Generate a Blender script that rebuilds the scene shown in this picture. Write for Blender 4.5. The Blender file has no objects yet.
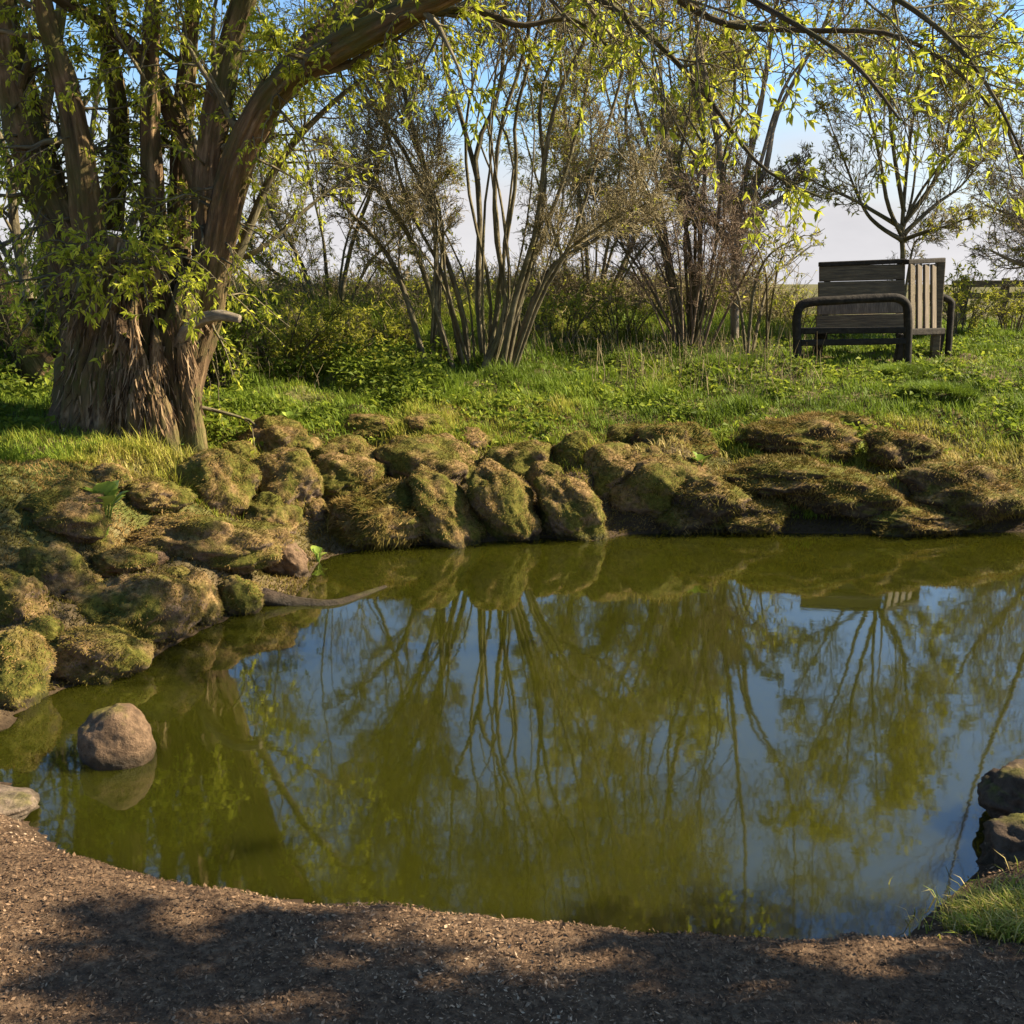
import bpy, math, random
import numpy as np
R_ = math.radians
rng = np.random.default_rng(7)
sc = bpy.context.scene
COL = sc.collection

# ------------------------------------------------------------------ camera
FPX, HC, HORIZ = 1100.0, 1.66, 284.0
PITCH = math.atan((512 - HORIZ) / FPX)
cam = bpy.data.objects.new("camera", bpy.data.cameras.new("camera"))
COL.objects.link(cam)
cam.location = (0, 0, HC)
cam.rotation_euler = (math.pi / 2 - PITCH, 0, 0)
cam.data.sensor_width = 36.0
cam.data.lens = 36.0 * FPX / 1024.0
cam.data.clip_start = 0.05
cam.data.clip_end = 3000
sc.camera = cam

def ray(px, py):
    u = (px - 512.0) / FPX; v = (512.0 - py) / FPX
    c, s = math.cos(PITCH), math.sin(PITCH)
    return np.array([u, c + v * s, -s + v * c])
def P(px, py, Y):                      # world point seen at a pixel, at distance Y
    d = ray(px, py); return np.array([0, 0, HC]) + d * (Y / d[1])
def W(px, py, z=0.0):                  # world point seen at a pixel, at height z
    d = ray(px, py); return np.array([0, 0, HC]) + d * ((z - HC) / d[2])

# ------------------------------------------------------------------ noise
def _h(ix, iy, iz, seed):
    n = (ix * 374761393 + iy * 668265263 + iz * 2147483647 + seed * 1274126177) & 0xFFFFFFFF
    n = ((n ^ (n >> 13)) * 1274126177) & 0xFFFFFFFF
    n = n ^ (n >> 16)
    return (n & 0xFFFFFF) / float(0xFFFFFF) * 2 - 1
def noise3(p, seed=0):
    p = np.asarray(p, float); f = np.floor(p); i = f.astype(np.int64); t = p - f
    t = t * t * t * (t * (t * 6 - 15) + 10)
    r = 0
    for a in (0, 1):
        for b in (0, 1):
            for c in (0, 1):
                w = (t[..., 0] if a else 1 - t[..., 0]) * (t[..., 1] if b else 1 - t[..., 1]) * (t[..., 2] if c else 1 - t[..., 2])
                r = r + w * _h(i[..., 0] + a, i[..., 1] + b, i[..., 2] + c, seed)
    return r
def fbm(p, octv=4, seed=0, gain=.5):
    p = np.asarray(p, float); r = 0; a = 1.0
    for k in range(octv):
        r = r + a * noise3(p * 2.03 ** k + k * 17.3, seed + k); a *= gain
    return r
def fb2(x, y, sc_, octv=3, seed=0):
    return fbm(np.stack([np.asarray(x) * sc_, np.asarray(y) * sc_, np.zeros_like(np.asarray(x, float)) + .37], -1), octv, seed)
def sst(a, b, x):
    t = np.clip((np.asarray(x, float) - a) / (b - a), 0, 1); return t * t * (3 - 2 * t)

def catmull(pts, n, closed=False):
    pts = np.asarray(pts, float); m = len(pts)
    t = np.linspace(0, m if closed else m - 1, n, endpoint=not closed)
    i = np.floor(t).astype(int)
    if not closed: i = np.minimum(i, m - 2)
    f = (t - i)[:, None]
    g = (lambda k: pts[k % m]) if closed else (lambda k: pts[np.clip(k, 0, m - 1)])
    p0, p1, p2, p3 = g(i - 1), g(i), g(i + 1), g(i + 2)
    return .5 * (2 * p1 + (p2 - p0) * f + (2 * p0 - 5 * p1 + 4 * p2 - p3) * f ** 2 + (3 * p1 - p0 - 3 * p2 + p3) * f ** 3)

# ------------------------------------------------------------------ terrain
shore = [(-60, 800), (0, 783), (45, 836), (90, 862), (180, 884), (300, 908), (420, 916), (560, 926), (700, 938), (820, 943), (905, 940),
         (940, 910), (972, 872), (985, 835), (1010, 790), (1060, 770)]
far = [(1500, 560), (1200, 532), (1024, 532), (900, 534), (760, 533), (640, 534), (590, 541), (545, 538), (500, 541), (430, 545), (385, 547),
       (325, 560), (300, 595), (240, 615), (185, 640), (135, 668), (60, 692), (20, 712), (-40, 735)]
poly = [W(a, b)[:2] for a, b in shore] + [np.array([3.2, 3.9]), np.array([5.5, 4.6])] + [W(a, b)[:2] for a, b in far] + [np.array([-3.4, 3.95])]
POLY = catmull(poly, 190, closed=True)

def sd(x, y):                          # distance to the shore, positive on land
    x = np.asarray(x, float); y = np.asarray(y, float)
    d2 = np.full(x.shape, 1e18); ins = np.zeros(x.shape, bool)
    n = len(POLY)
    for k in range(n):
        ax, ay = POLY[k]; bx, by = POLY[(k + 1) % n]
        ex, ey = bx - ax, by - ay
        t = np.clip(((x - ax) * ex + (y - ay) * ey) / (ex * ex + ey * ey + 1e-12), 0, 1)
        d2 = np.minimum(d2, (x - ax - t * ex) ** 2 + (y - ay - t * ey) ** 2)
        c = (ay > y) != (by > y)
        if abs(ey) > 1e-12:
            ins ^= c & (x < ax + (y - ay) * ex / ey)
    return np.where(ins, -1, 1) * np.sqrt(d2)

def nearw(x, y):
    return 1 - sst(3.75, 4.25, y + 0.02 * x)
BUMPS = []
def hgt(x, y):
    x = np.asarray(x, float); y = np.asarray(y, float)
    wn = nearw(x, y)
    s = sd(x, y) + wn * (.022 * fb2(x, y, 7., 3, 33) + .02 * fb2(x, y, 2.5, 2, 34)); so = np.maximum(s, 0)
    wr = sst(-1.0, .6, x)
    near = .11 * sst(-.04, .2, so) + .05 * np.clip(so, 0, 6) * .6
    fl = .58 * sst(0, 1.45, so)
    fr = .05 * sst(0, .1, so) + .2 * sst(.16, .34, so) + .29 * sst(.3, 1.6, so)
    farz = fl * (1 - wr) + fr * wr + (.26 + .05 * wr) * sst(.9, 3.8, so) + .16 * sst(3.2, 7.5, so)
    n1 = fb2(x, y, 1.5, 3, 3); n2 = fb2(x, y, 5.0, 3, 9)
    fade = np.exp(-np.maximum(np.hypot(x, y) - 14, 0) / 10)
    farz = farz + (n1 * (.11 - .04 * wr) + n2 * .04) * sst(0, .4, so) * fade
    big = np.hypot(x, y)
    farz = farz + .6 * fb2(x, y, .035, 2, 21) * sst(25, 90, big) - .0 * big
    near = near + (n1 * .012 + n2 * .008) * sst(0, .2, so)
    z = near * wn + farz * (1 - wn)
    bz = np.zeros(z.shape)
    for bx, by, br, ba in BUMPS:
        bz = np.maximum(bz, ba * np.exp(-((x - bx) ** 2 + ((y - by) * 1.1) ** 2) / (br * br)))
    z = z + bz * sst(-.02, .25, s) * (1 + .35 * n1)
    return np.where(s > 0, z, -.5 * sst(0, .9, -s) - .01)
def G(px, py):                         # ground point seen at a pixel
    d = ray(px, py); o = np.array([0, 0, HC])
    if d[2] > -.01: d[2] = -.01
    t = np.linspace(1.5, 45, 2200)
    q = o + d * t[:, None]
    z = hgt(q[:, 0], q[:, 1]); z = np.maximum(z, 0)
    k = int(np.argmax(q[:, 2] <= z))
    return np.array([q[k, 0], q[k, 1], float(z[k])])
def GY(px, Y):                         # ground point under column px at distance Y
    x = P(px, HORIZ, Y)[0]; return np.array([x, Y, float(hgt(np.array([x]), np.array([Y]))[0])])

# ------------------------------------------------------------------ materials
def mat(name):
    m = bpy.data.materials.new(name); m.use_nodes = True
    nt = m.node_tree; nt.nodes.clear()
    out = nt.nodes.new("ShaderNodeOutputMaterial")
    b = nt.nodes.new("ShaderNodeBsdfPrincipled")
    nt.links.new(b.outputs[0], out.inputs[0])
    return m, nt, b, out
def N(nt, kind, **kw):
    n = nt.nodes.new(kind)
    for k, v in kw.items(): setattr(n, k, v)
    return n
def ramp(nt, fac, stops):
    r = nt.nodes.new("ShaderNodeValToRGB"); e = r.color_ramp.elements
    while len(e) < len(stops): e.new(.5)
    for k, (p, c) in enumerate(stops):
        e[k].position = p; e[k].color = (*c, 1)
    nt.links.new(fac, r.inputs[0]); return r.outputs[0]
def tex(nt, vec, scale, detail=5, rough=.6, mapping=None):
    if mapping is not None:
        mp = N(nt, "ShaderNodeMapping"); mp.inputs['Scale'].default_value = mapping
        nt.links.new(vec, mp.inputs[0]); vec = mp.outputs[0]
    t = N(nt, "ShaderNodeTexNoise"); t.inputs['Scale'].default_value = scale
    t.inputs['Detail'].default_value = detail; t.inputs['Roughness'].default_value = rough
    nt.links.new(vec, t.inputs['Vector']); return t.outputs['Fac']
def coord(nt): return N(nt, "ShaderNodeNewGeometry").outputs['Position']
def ocoord(nt): return N(nt, "ShaderNodeTexCoord").outputs['Object']
def bump(nt, b, h, strength, dist=.02):
    n = N(nt, "ShaderNodeBump"); n.inputs['Strength'].default_value = strength; n.inputs['Distance'].default_value = dist
    nt.links.new(h, n.inputs['Height']); nt.links.new(n.outputs[0], b.inputs['Normal'])
def mixc(nt, f, a, b_):
    m = N(nt, "ShaderNodeMix", data_type='RGBA')
    for s, v in ((0, f), (6, a), (7, b_)):
        if isinstance(v, (int, float)): m.inputs[s].default_value = v
        elif isinstance(v, tuple): m.inputs[s].default_value = (*v, 1)
        else: nt.links.new(v, m.inputs[s])
    return m.outputs[2]
def mth(nt, op, a, b_=None, clamp=False):
    m = N(nt, "ShaderNodeMath", operation=op); m.use_clamp = clamp
    for k, v in enumerate((a, b_)):
        if v is None: continue
        if isinstance(v, (int, float)): m.inputs[k].default_value = v
        else: nt.links.new(v, m.inputs[k])
    return m.outputs[0]
def attr(nt, name): 
    a = N(nt, "ShaderNodeAttribute"); a.attribute_name = name; return a

def leaf_mat(name, stops, trans=.45, rough=.6):
    m, nt, b, out = mat(name)
    c = ramp(nt, attr(nt, "rnd").outputs['Fac'], stops)
    nt.links.new(c, b.inputs['Base Color']); b.inputs['Roughness'].default_value = rough
    b.inputs['Specular IOR Level'].default_value = .15
    t = N(nt, "ShaderNodeBsdfTranslucent"); nt.links.new(c, t.inputs[0])
    mx = N(nt, "ShaderNodeMixShader"); mx.inputs[0].default_value = trans
    nt.links.new(b.outputs[0], mx.inputs[1]); nt.links.new(t.outputs[0], mx.inputs[2]); nt.links.new(mx.outputs[0], out.inputs[0])
    return m
M = {}
M['leaf_big'] = leaf_mat("young_leaf", [(0, (.15, .19, .016)), (.5, (.42, .45, .04)), (1, (.7, .67, .09))], .55)
M['leaf_pale'] = leaf_mat("spring_leaf", [(0, (.16, .18, .02)), (.5, (.33, .33, .035)), (1, (.52, .48, .08))], .55)
M['leaf_dark'] = leaf_mat("undergrowth_leaf", [(0, (.06, .09, .012)), (.6, (.17, .22, .022)), (1, (.36, .38, .04))], .5)
M['leaf_broad'] = leaf_mat("broad_leaf", [(0, (.12, .2, .03)), (1, (.35, .42, .07))], .4, .4)
M['grass'] = leaf_mat("grass_blade", [(0, (.075, .11, .012)), (.4, (.19, .265, .024)), (.75, (.36, .32, .05)), (1, (.5, .39, .15))], .35)
M['moss'] = leaf_mat("moss_fibre", [(0, (.045, .032, .009)), (.35, (.12, .098, .015)), (.7, (.235, .15, .045)), (1, (.42, .28, .1))], .25, .8)
M['stalk'] = leaf_mat("dry_stalk", [(0, (.16, .12, .06)), (1, (.4, .32, .17))], .2, .8)
M['chip'] = leaf_mat("wood_chip", [(0, (.045, .027, .015)), (.5, (.18, .108, .058)), (.85, (.32, .208, .12)), (1, (.44, .31, .19))], .1, .8)

def bark_mat(name, dark, mid, pale, moss=0., fx=9., fv=1.6, strength=.8):
    m, nt, b, out = mat(name)
    v = attr(nt, "bark").outputs['Vector']
    f = tex(nt, v, 1.0, 8, .65, (fx, fx, fv))
    g = tex(nt, v, 1.0, 4, .6, (fx * 4, fx * 4, fv * 3))
    h = mth(nt, 'ADD', mth(nt, 'MULTIPLY', f, .75), mth(nt, 'MULTIPLY', g, .25))
    c = ramp(nt, h, [(.36, dark), (.52, mid), (.66, pale)])
    if moss > 0:
        q = tex(nt, coord(nt), 2.6, 5, .7)
        fac = ramp(nt, q, [(.5 - .12 * moss, (0, 0, 0)), (.62, (moss,) * 3)])
        c = mixc(nt, fac, c, (.085, .09, .02))
    nt.links.new(c, b.inputs['Base Color']); b.inputs['Roughness'].default_value = .9
    b.inputs['Specular IOR Level'].default_value = .2
    bump(nt, b, h, strength, .05)
    return m
M['bark_big'] = bark_mat("old_fluted_bark", (.035, .022, .014), (.15, .092, .045), (.36, .24, .125), .75, 16, 2.2, 1.)
M['bark_mid'] = bark_mat("grey_olive_bark", (.05, .04, .024), (.14, .115, .065), (.3, .25, .15), .3, 22, 5, .6)
M['bark_pale'] = bark_mat("pale_bark", (.1, .08, .055), (.25, .2, .14), (.42, .36, .27), .15, 22, 5, .6)
M['bark_dark'] = bark_mat("dark_limb_bark", (.025, .019, .012), (.075, .058, .034), (.17, .135, .08), .4, 18, 4, .8)
M['bark_twig'] = bark_mat("olive_twig_bark", (.14, .11, .06), (.29, .235, .125), (.46, .38, .22), .2, 22, 5, .4)
M['bark_brown'] = bark_mat("brown_twig_bark", (.09, .062, .042), (.21, .15, .1), (.36, .28, .19), 0., 22, 5, .4)

# ground
m, nt, b, out = mat("bank_ground")
pos = coord(nt)
soil_n = tex(nt, pos, 38, 6, .7); soil_l = tex(nt, pos, 3.2, 4, .6)
soil = ramp(nt, soil_n, [(.3, (.045, .027, .015)), (.5, (.14, .085, .046)), (.68, (.28, .185, .105))])
soil = mixc(nt, mth(nt, 'MULTIPLY', soil_l, .55), soil, (.075, .05, .034))
gr_n = tex(nt, pos, 24, 6, .7); gr_l = tex(nt, pos, 1.3, 4, .6)
grs = ramp(nt, gr_n, [(.3, (.03, .035, .01)), (.5, (.085, .095, .02)), (.7, (.17, .15, .05))])
dry = ramp(nt, gr_n, [(.3, (.045, .032, .018)), (.5, (.125, .095, .045)), (.7, (.25, .19, .1))])
grs = mixc(nt, ramp(nt, gr_l, [(.42, (0, 0, 0)), (.6, (1, 1, 1))]), grs, dry)
at = attr(nt, "zone")                                      # x: soil of the near bank, y: bare earth of the scarp, z: wet edge plus painted undercut shade
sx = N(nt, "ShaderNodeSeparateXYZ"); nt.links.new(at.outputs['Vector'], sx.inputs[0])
c = mixc(nt, sx.outputs[1], grs, mixc(nt, .5, dry, soil))
c = mixc(nt, sx.outputs[0], c, soil)
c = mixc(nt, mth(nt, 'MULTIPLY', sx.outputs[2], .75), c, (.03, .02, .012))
nt.links.new(c, b.inputs['Base Color']); b.inputs['Roughness'].default_value = .95; b.inputs['Specular IOR Level'].default_value = .1
bump(nt, b, mth(nt, 'ADD', soil_n, mth(nt, 'MULTIPLY', soil_l, 2.)), .9, .02)
M['ground'] = m

# mossy rock
def rock_mat(name, bare, moss_amt):
    m, nt, b, out = mat(name)
    pos = coord(nt)
    n1 = tex(nt, pos, 26, 7, .72); n2 = tex(nt, pos, 4.5, 4, .6)
    fib = ramp(nt, n1, [(.3, (.05, .03, .013)), (.5, (.185, .115, .045)), (.7, (.38, .25, .105))])
    ms = ramp(nt, n1, [(.3, (.035, .034, .006)), (.5, (.1, .095, .015)), (.7, (.2, .17, .035))])
    st = ramp(nt, n1, [(.3, tuple(x * .35 for x in bare)), (.5, bare), (.72, tuple(x * 1.7 for x in bare))])
    c = mixc(nt, ramp(nt, n2, [(.4, (0, 0, 0)), (.55, (1, 1, 1))]), fib, ms)
    geo = N(nt, "ShaderNodeNewGeometry"); s = N(nt, "ShaderNodeSeparateXYZ"); nt.links.new(geo.outputs['Normal'], s.inputs[0])
    f = mth(nt, 'ADD', mth(nt, 'MULTIPLY', s.outputs[2], .5), mth(nt, 'MULTIPLY', n2, 1.2))
    f = mth(nt, 'ADD', f, moss_amt - .9)
    f = ramp(nt, f, [(.4, (0, 0, 0)), (.65, (1, 1, 1))])
    c = mixc(nt, f, st, c)
    sz = N(nt, "ShaderNodeSeparateXYZ"); nt.links.new(pos, sz.inputs[0])
    wet = ramp(nt, mth(nt, 'ADD', sz.outputs[2], mth(nt, 'MULTIPLY', mth(nt, 'SUBTRACT', n2, .5), .06)), [(.025, (1, 1, 1)), (.06, (0, 0, 0))])
    c = mixc(nt, mth(nt, 'MULTIPLY', wet, .65), c, (.02, .017, .008))
    nt.links.new(c, b.inputs['Base Color']); b.inputs['Specular IOR Level'].default_value = .15
    nt.links.new(mth(nt, 'SUBTRACT', .95, mth(nt, 'MULTIPLY', wet, .55)), b.inputs['Roughness'])
    bump(nt, b, n1, .9, .03)
    return m
M['rock_moss'] = rock_mat("mossy_earth_rock", (.17, .12, .08), 1.0)
M['rock_bare'] = rock_mat("bare_pond_rock", (.15, .095, .054), .28)
M['rock_pale'] = rock_mat("pale_shore_stone", (.19, .14, .095), .15)
M['rock_dark'] = rock_mat("dark_wet_rock", (.08, .055, .036), .3)
M['earth'] = rock_mat("earth_hummock", (.065, .045, .026), .7)

# water
m, nt, b, out = mat("murky_pond_water")
pos = coord(nt)
w1 = tex(nt, pos, 1.0, 3, .5, (3.0, 4.5, 1.0)); w2 = tex(nt, pos, 1.0, 2, .5, (26., 34., 1.))
hgtw = mth(nt, 'ADD', w1, mth(nt, 'MULTIPLY', w2, .12))
c = ramp(nt, tex(nt, pos, 1.4, 4, .6), [(.3, (.0175, .0185, .0016)), (.7, (.026, .0265, .0022))])
nt.links.new(c, b.inputs['Base Color']); b.inputs['Roughness'].default_value = .03
b.inputs['IOR'].default_value = 1.85
bump(nt, b, hgtw, .035, .012)
b.subsurface_method = 'BURLEY'; b.inputs['Subsurface Weight'].default_value = 1.; b.inputs['Subsurface Radius'].default_value = (1., 1., .5); b.inputs['Subsurface Scale'].default_value = .3
M['water'] = m

# wood and metal of the bench
m, nt, b, out = mat("weathered_plank")
oc = ocoord(nt)
n = tex(nt, oc, 1.0, 6, .65, (5., 60., 60.))
nt.links.new(ramp(nt, n, [(.3, (.035, .024, .012)), (.55, (.1, .074, .036)), (.75, (.2, .15, .08))]), b.inputs['Base Color'])
b.inputs['Roughness'].default_value = .85; bump(nt, b, n, .5, .01); M['plank'] = m
m, nt, b, out = mat("sunlit_plank")  # lighter plank copy: sunlight on end panel and one back board put into colour
n = tex(nt, ocoord(nt), 1.0, 6, .65, (60., 60., 5.))
nt.links.new(ramp(nt, n, [(.3, (.06, .043, .025)), (.55, (.13, .098, .06)), (.75, (.24, .18, .12))]), b.inputs['Base Color'])
b.inputs['Roughness'].default_value = .85; bump(nt, b, n, .5, .01); M['plank_pale'] = m
m, nt, b, out = mat("dark_timber")
n = tex(nt, ocoord(nt), 18, 6, .65)
nt.links.new(ramp(nt, n, [(.3, (.012, .01, .007)), (.6, (.032, .026, .018)), (.8, (.075, .06, .042))]), b.inputs['Base Color'])
b.inputs['Roughness'].default_value = .8; b.inputs['Specular IOR Level'].default_value = .15; bump(nt, b, n, .6, .015); M['timber'] = m

# ------------------------------------------------------------------ mesh helpers
def tag(o, label=None, cat=None, group=None, kind=None):
    for k, v in (('label', label), ('category', cat), ('group', group), ('kind', kind)):
        if v: o[k] = v
    return o
def empty(name, loc, label, cat, group=None):
    o = bpy.data.objects.new(name, None); COL.objects.link(o)
    o.location = [float(v) for v in loc]; o.empty_display_size = .1
    return tag(o, label, cat, group)
def mk(name, V, F, material, parent=None, smooth=True, rnd=None, bark=None, zone=None):
    """one mesh object from arrays; V in world coordinates; F (n,3) or (n,4) array, or a list of such arrays"""
    if not isinstance(F, list): F = [F]
    V = np.asarray(V, np.float32)
    off = np.array(parent.location, np.float32) if parent is not None and parent.parent is None else (
        np.array(parent.parent.location, np.float32) if parent is not None else None)
    if parent is None:
        off = np.array([(V[:, 0].min() + V[:, 0].max()) / 2, (V[:, 1].min() + V[:, 1].max()) / 2, V[:, 2].min()], np.float32)
    V = V - off
    me = bpy.data.meshes.new(name)
    me.vertices.add(len(V)); me.vertices.foreach_set("co", V.ravel())
    idx = np.concatenate([f.ravel() for f in F]).astype(np.int32)
    tot = np.concatenate([np.full(len(f), f.shape[1], np.int32) for f in F])
    st = np.concatenate([[0], np.cumsum(tot)[:-1]]).astype(np.int32)
    me.loops.add(len(idx)); me.loops.foreach_set("vertex_index", idx)
    me.polygons.add(len(tot)); me.polygons.foreach_set("loop_start", st)
    me.polygons.foreach_set("use_smooth", np.full(len(tot), smooth, bool))
    if rnd is not None:
        a = me.attributes.new("rnd", 'FLOAT', 'POINT'); a.data.foreach_set("value", np.asarray(rnd, np.float32))
    if bark is not None:
        a = me.attributes.new("bark", 'FLOAT_VECTOR', 'POINT'); a.data.foreach_set("vector", np.asarray(bark, np.float32).ravel())
    if zone is not None:
        a = me.attributes.new("zone", 'FLOAT_VECTOR', 'POINT'); a.data.foreach_set("vector", np.asarray(zone, np.float32).ravel())
    me.update(calc_edges=True); me.validate()
    me.materials.append(material)
    o = bpy.data.objects.new(name, me); COL.objects.link(o)
    if parent is not None: o.parent = parent
    else: o.location = [float(v) for v in off]
    return o
def nrm(v): return v / np.maximum(np.linalg.norm(v, axis=-1, keepdims=True), 1e-9)

def tubes(Pn, Rn, k, lump=0., lseed=0, flute=0., cap=False, ridge=0.):
    """Pn (N,n,3), Rn (N,n) -> verts, quads, bark coords"""
    Pn = np.asarray(Pn, float); Rn = np.asarray(Rn, float)
    Nn, n, _ = Pn.shape
    T = np.empty_like(Pn); T[:, 1:-1] = Pn[:, 2:] - Pn[:, :-2]; T[:, 0] = Pn[:, 1] - Pn[:, 0]; T[:, -1] = Pn[:, -1] - Pn[:, -2]
    T = nrm(T); mean = np.abs(T.mean(1)); ax = np.argmin(mean, 1)
    ref = np.eye(3)[ax][:, None, :].repeat(n, 1)
    U = nrm(np.cross(T, ref)); Vv = np.cross(T, U)
    th = np.linspace(0, 2 * np.pi, k, endpoint=False)
    c, s = np.cos(th), np.sin(th)
    L = np.concatenate([np.zeros((Nn, 1)), np.cumsum(np.linalg.norm(np.diff(Pn, axis=1), axis=2), 1)], 1)
    rr = np.repeat(Rn[:, :, None], k, 2)
    bk = np.stack([c * rr, s * rr, np.repeat(L[:, :, None], k, 2) + np.arange(Nn)[:, None, None] * 3.7], -1)
    if lump:
        q = np.stack([c * 1.6 + 0 * rr, s * 1.6 + 0 * rr, np.repeat(L[:, :, None], k, 2) * 1.5 + np.arange(Nn)[:, None, None] * 9.1], -1)
        rr = rr * (1 + lump * fbm(q, 3, lseed))
    if flute:
        q = np.stack([c * 3.4 + 0 * rr, s * 3.4 + 0 * rr, np.repeat(L[:, :, None], k, 2) * .45 + np.arange(Nn)[:, None, None] * 5.1], -1)
        rr = rr * (1 + flute * (1 - 2.2 * np.abs(fbm(q, 2, lseed + 40))))
    if ridge:
        q = np.stack([c * 7 + 0 * rr, s * 7 + 0 * rr, np.repeat(L[:, :, None], k, 2) * 1.6 + np.arange(Nn)[:, None, None] * 2.3], -1)
        rr = rr * (1 + ridge * (1 - 2 * np.abs(fbm(q, 3, lseed + 80, .6))))
    V = Pn[:, :, None, :] + (c[:, None] * U[:, :, None, :] + s[:, None] * Vv[:, :, None, :]) * rr[..., None]
    base = (np.arange(Nn) * n * k)[:, None, None] + (np.arange(n - 1) * k)[None, :, None]
    j = np.arange(k); j2 = (j + 1) % k
    F = np.stack([base + j, base + j2, base + k + j2, base + k + j], -1).reshape(-1, 4)
    V = V.reshape(-1, 3); bk = bk.reshape(-1, 3)
    Fs = [F]
    if cap:
        e = (np.arange(Nn) * n * k)[:, None] + (n - 1) * k + j
        cv = Pn[:, -1]; ci = len(V) + np.arange(Nn); V = np.concatenate([V, cv]); bk = np.concatenate([bk, np.zeros((Nn, 3))])
        Fs.append(np.stack([e, np.roll(e, -1, 1), np.repeat(ci[:, None], k, 1)], -1).reshape(-1, 3))
    return V, Fs, bk
def join(parts):
    Vs, Fs, Bs, o = [], [], [], 0
    for V, F, B in parts:
        Vs.append(V); Bs.append(B)
        for f in F: Fs.append(f + o)
        o += len(V)
    return np.concatenate(Vs), Fs, np.concatenate(Bs)

def sprout(Pn, Rn, m, t0=.25, t1=1., ang=45, L=.5, n=6, jit=.15, up=.05, rs=.6, rmin=.002, rg=rng, absL=None, tp=1.):
    Nn, n0, _ = Pn.shape
    t = np.sort(t0 + (t1 - t0) * rg.random((Nn, m)) ** tp, 1)
    f = np.clip(t * (n0 - 1), 0, n0 - 1.001); i = f.astype(int); w = (f - i)[..., None]
    a = np.arange(Nn)[:, None]
    base = Pn[a, i] * (1 - w) + Pn[a, i + 1] * w
    r0 = Rn[a, i] * (1 - w[..., 0]) + Rn[a, i + 1] * w[..., 0]
    tan = nrm(Pn[a, i + 1] - Pn[a, i])
    pr = rg.normal(size=tan.shape); pr = nrm(pr - (pr * tan).sum(-1, keepdims=True) * tan)
    an = np.radians(ang) * (.7 + .6 * rg.random(t.shape))[..., None]
    d = tan * np.cos(an) + pr * np.sin(an)
    Lp = np.linalg.norm(np.diff(Pn, axis=1), axis=2).sum(1)[:, None] if absL is None else absL
    ln = Lp * L * (1.15 - .6 * t) * (.6 + .8 * rg.random(t.shape))
    r0 = np.maximum(r0 * rs * (.7 + .5 * rg.random(t.shape)), rmin)
    base = base.reshape(-1, 3); d = d.reshape(-1, 3); ln = ln.reshape(-1, 1); r0 = r0.reshape(-1, 1)
    out = [base]; p = base
    for k in range(1, n):
        d = nrm(d + jit * rg.normal(size=d.shape) + np.array([0, 0, up])); p = p + d * ln / (n - 1); out.append(p)
    C = np.stack(out, 1)
    rad = r0 + (rmin * .7 - r0) * (np.linspace(0, 1, n) ** .8)[None, :]
    return C, np.maximum(rad, rmin * .6)

def leaves(pos, dirv, size, wid=.38, fold=.25, droop=.35, rg=rng, clump_rnd=None):
    """folded four-cornered leaves: pos (N,3), dirv (N,3), size (N,)"""
    Nn = len(pos)
    d = nrm(dirv + droop * np.array([0, 0, -1.]) + .35 * rg.normal(size=(Nn, 3)))
    r = rg.normal(size=(Nn, 3)) * .6 + np.array([0, 0, 1.])
    side = nrm(np.cross(d, r)); up = np.cross(side, d)
    s = size[:, None]
    b_ = pos; t = pos + d * s - up * s * .12
    m1 = pos + d * s * .42
    l = m1 + side * s * wid * .5 + up * s * fold * .4; r2 = m1 - side * s * wid * .5 + up * s * fold * .4
    V = np.stack([b_, r2, t, l], 1).reshape(-1, 3)
    k = np.arange(Nn)[:, None] * 4
    F = np.concatenate([k + np.array([[0, 1, 2]]), k + np.array([[0, 2, 3]])])
    rd = rg.random(Nn) * .7 + (.3 * (clump_rnd if clump_rnd is not None else rg.random(Nn)))
    return V, F, np.repeat(np.clip(rd, 0, 1), 4)
def leaves_on(Tw, per, size, t0=.3, keep=1., rg=rng, **kw):
    """leaf clusters along twigs Tw (N,n,3)"""
    Nn, n0, _ = Tw.shape
    if keep < 1.:
        Tw = Tw[rg.random(Nn) < keep]; Nn = len(Tw)
    t = t0 + (1 - t0) * rg.random((Nn, per)); f = np.clip(t * (n0 - 1), 0, n0 - 1.001); i = f.astype(int); w = (f - i)[..., None]
    a = np.arange(Nn)[:, None]
    pos = (Tw[a, i] * (1 - w) + Tw[a, i + 1] * w).reshape(-1, 3)
    tan = nrm(Tw[a, i + 1] - Tw[a, i]).reshape(-1, 3)
    pr = rg.normal(size=tan.shape); pr = nrm(pr - (pr * tan).sum(-1, keepdims=True) * tan)
    cr = np.repeat(rg.random(Nn), per)
    return leaves(pos, tan * .6 + pr * .8, size * (.4 + 1.1 * rg.random(len(pos)) ** 1.3), rg=rg, clump_rnd=cr, **kw)
def stem(pts, r0, r1, n=14, pw=.9):
    C = catmull(pts, n); t = np.linspace(0, 1, n)
    return C, r0 + (r1 - r0) * t ** pw
def stack(lst): return np.stack([a for a, _ in lst]), np.stack([b_ for _, b_ in lst])

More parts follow.
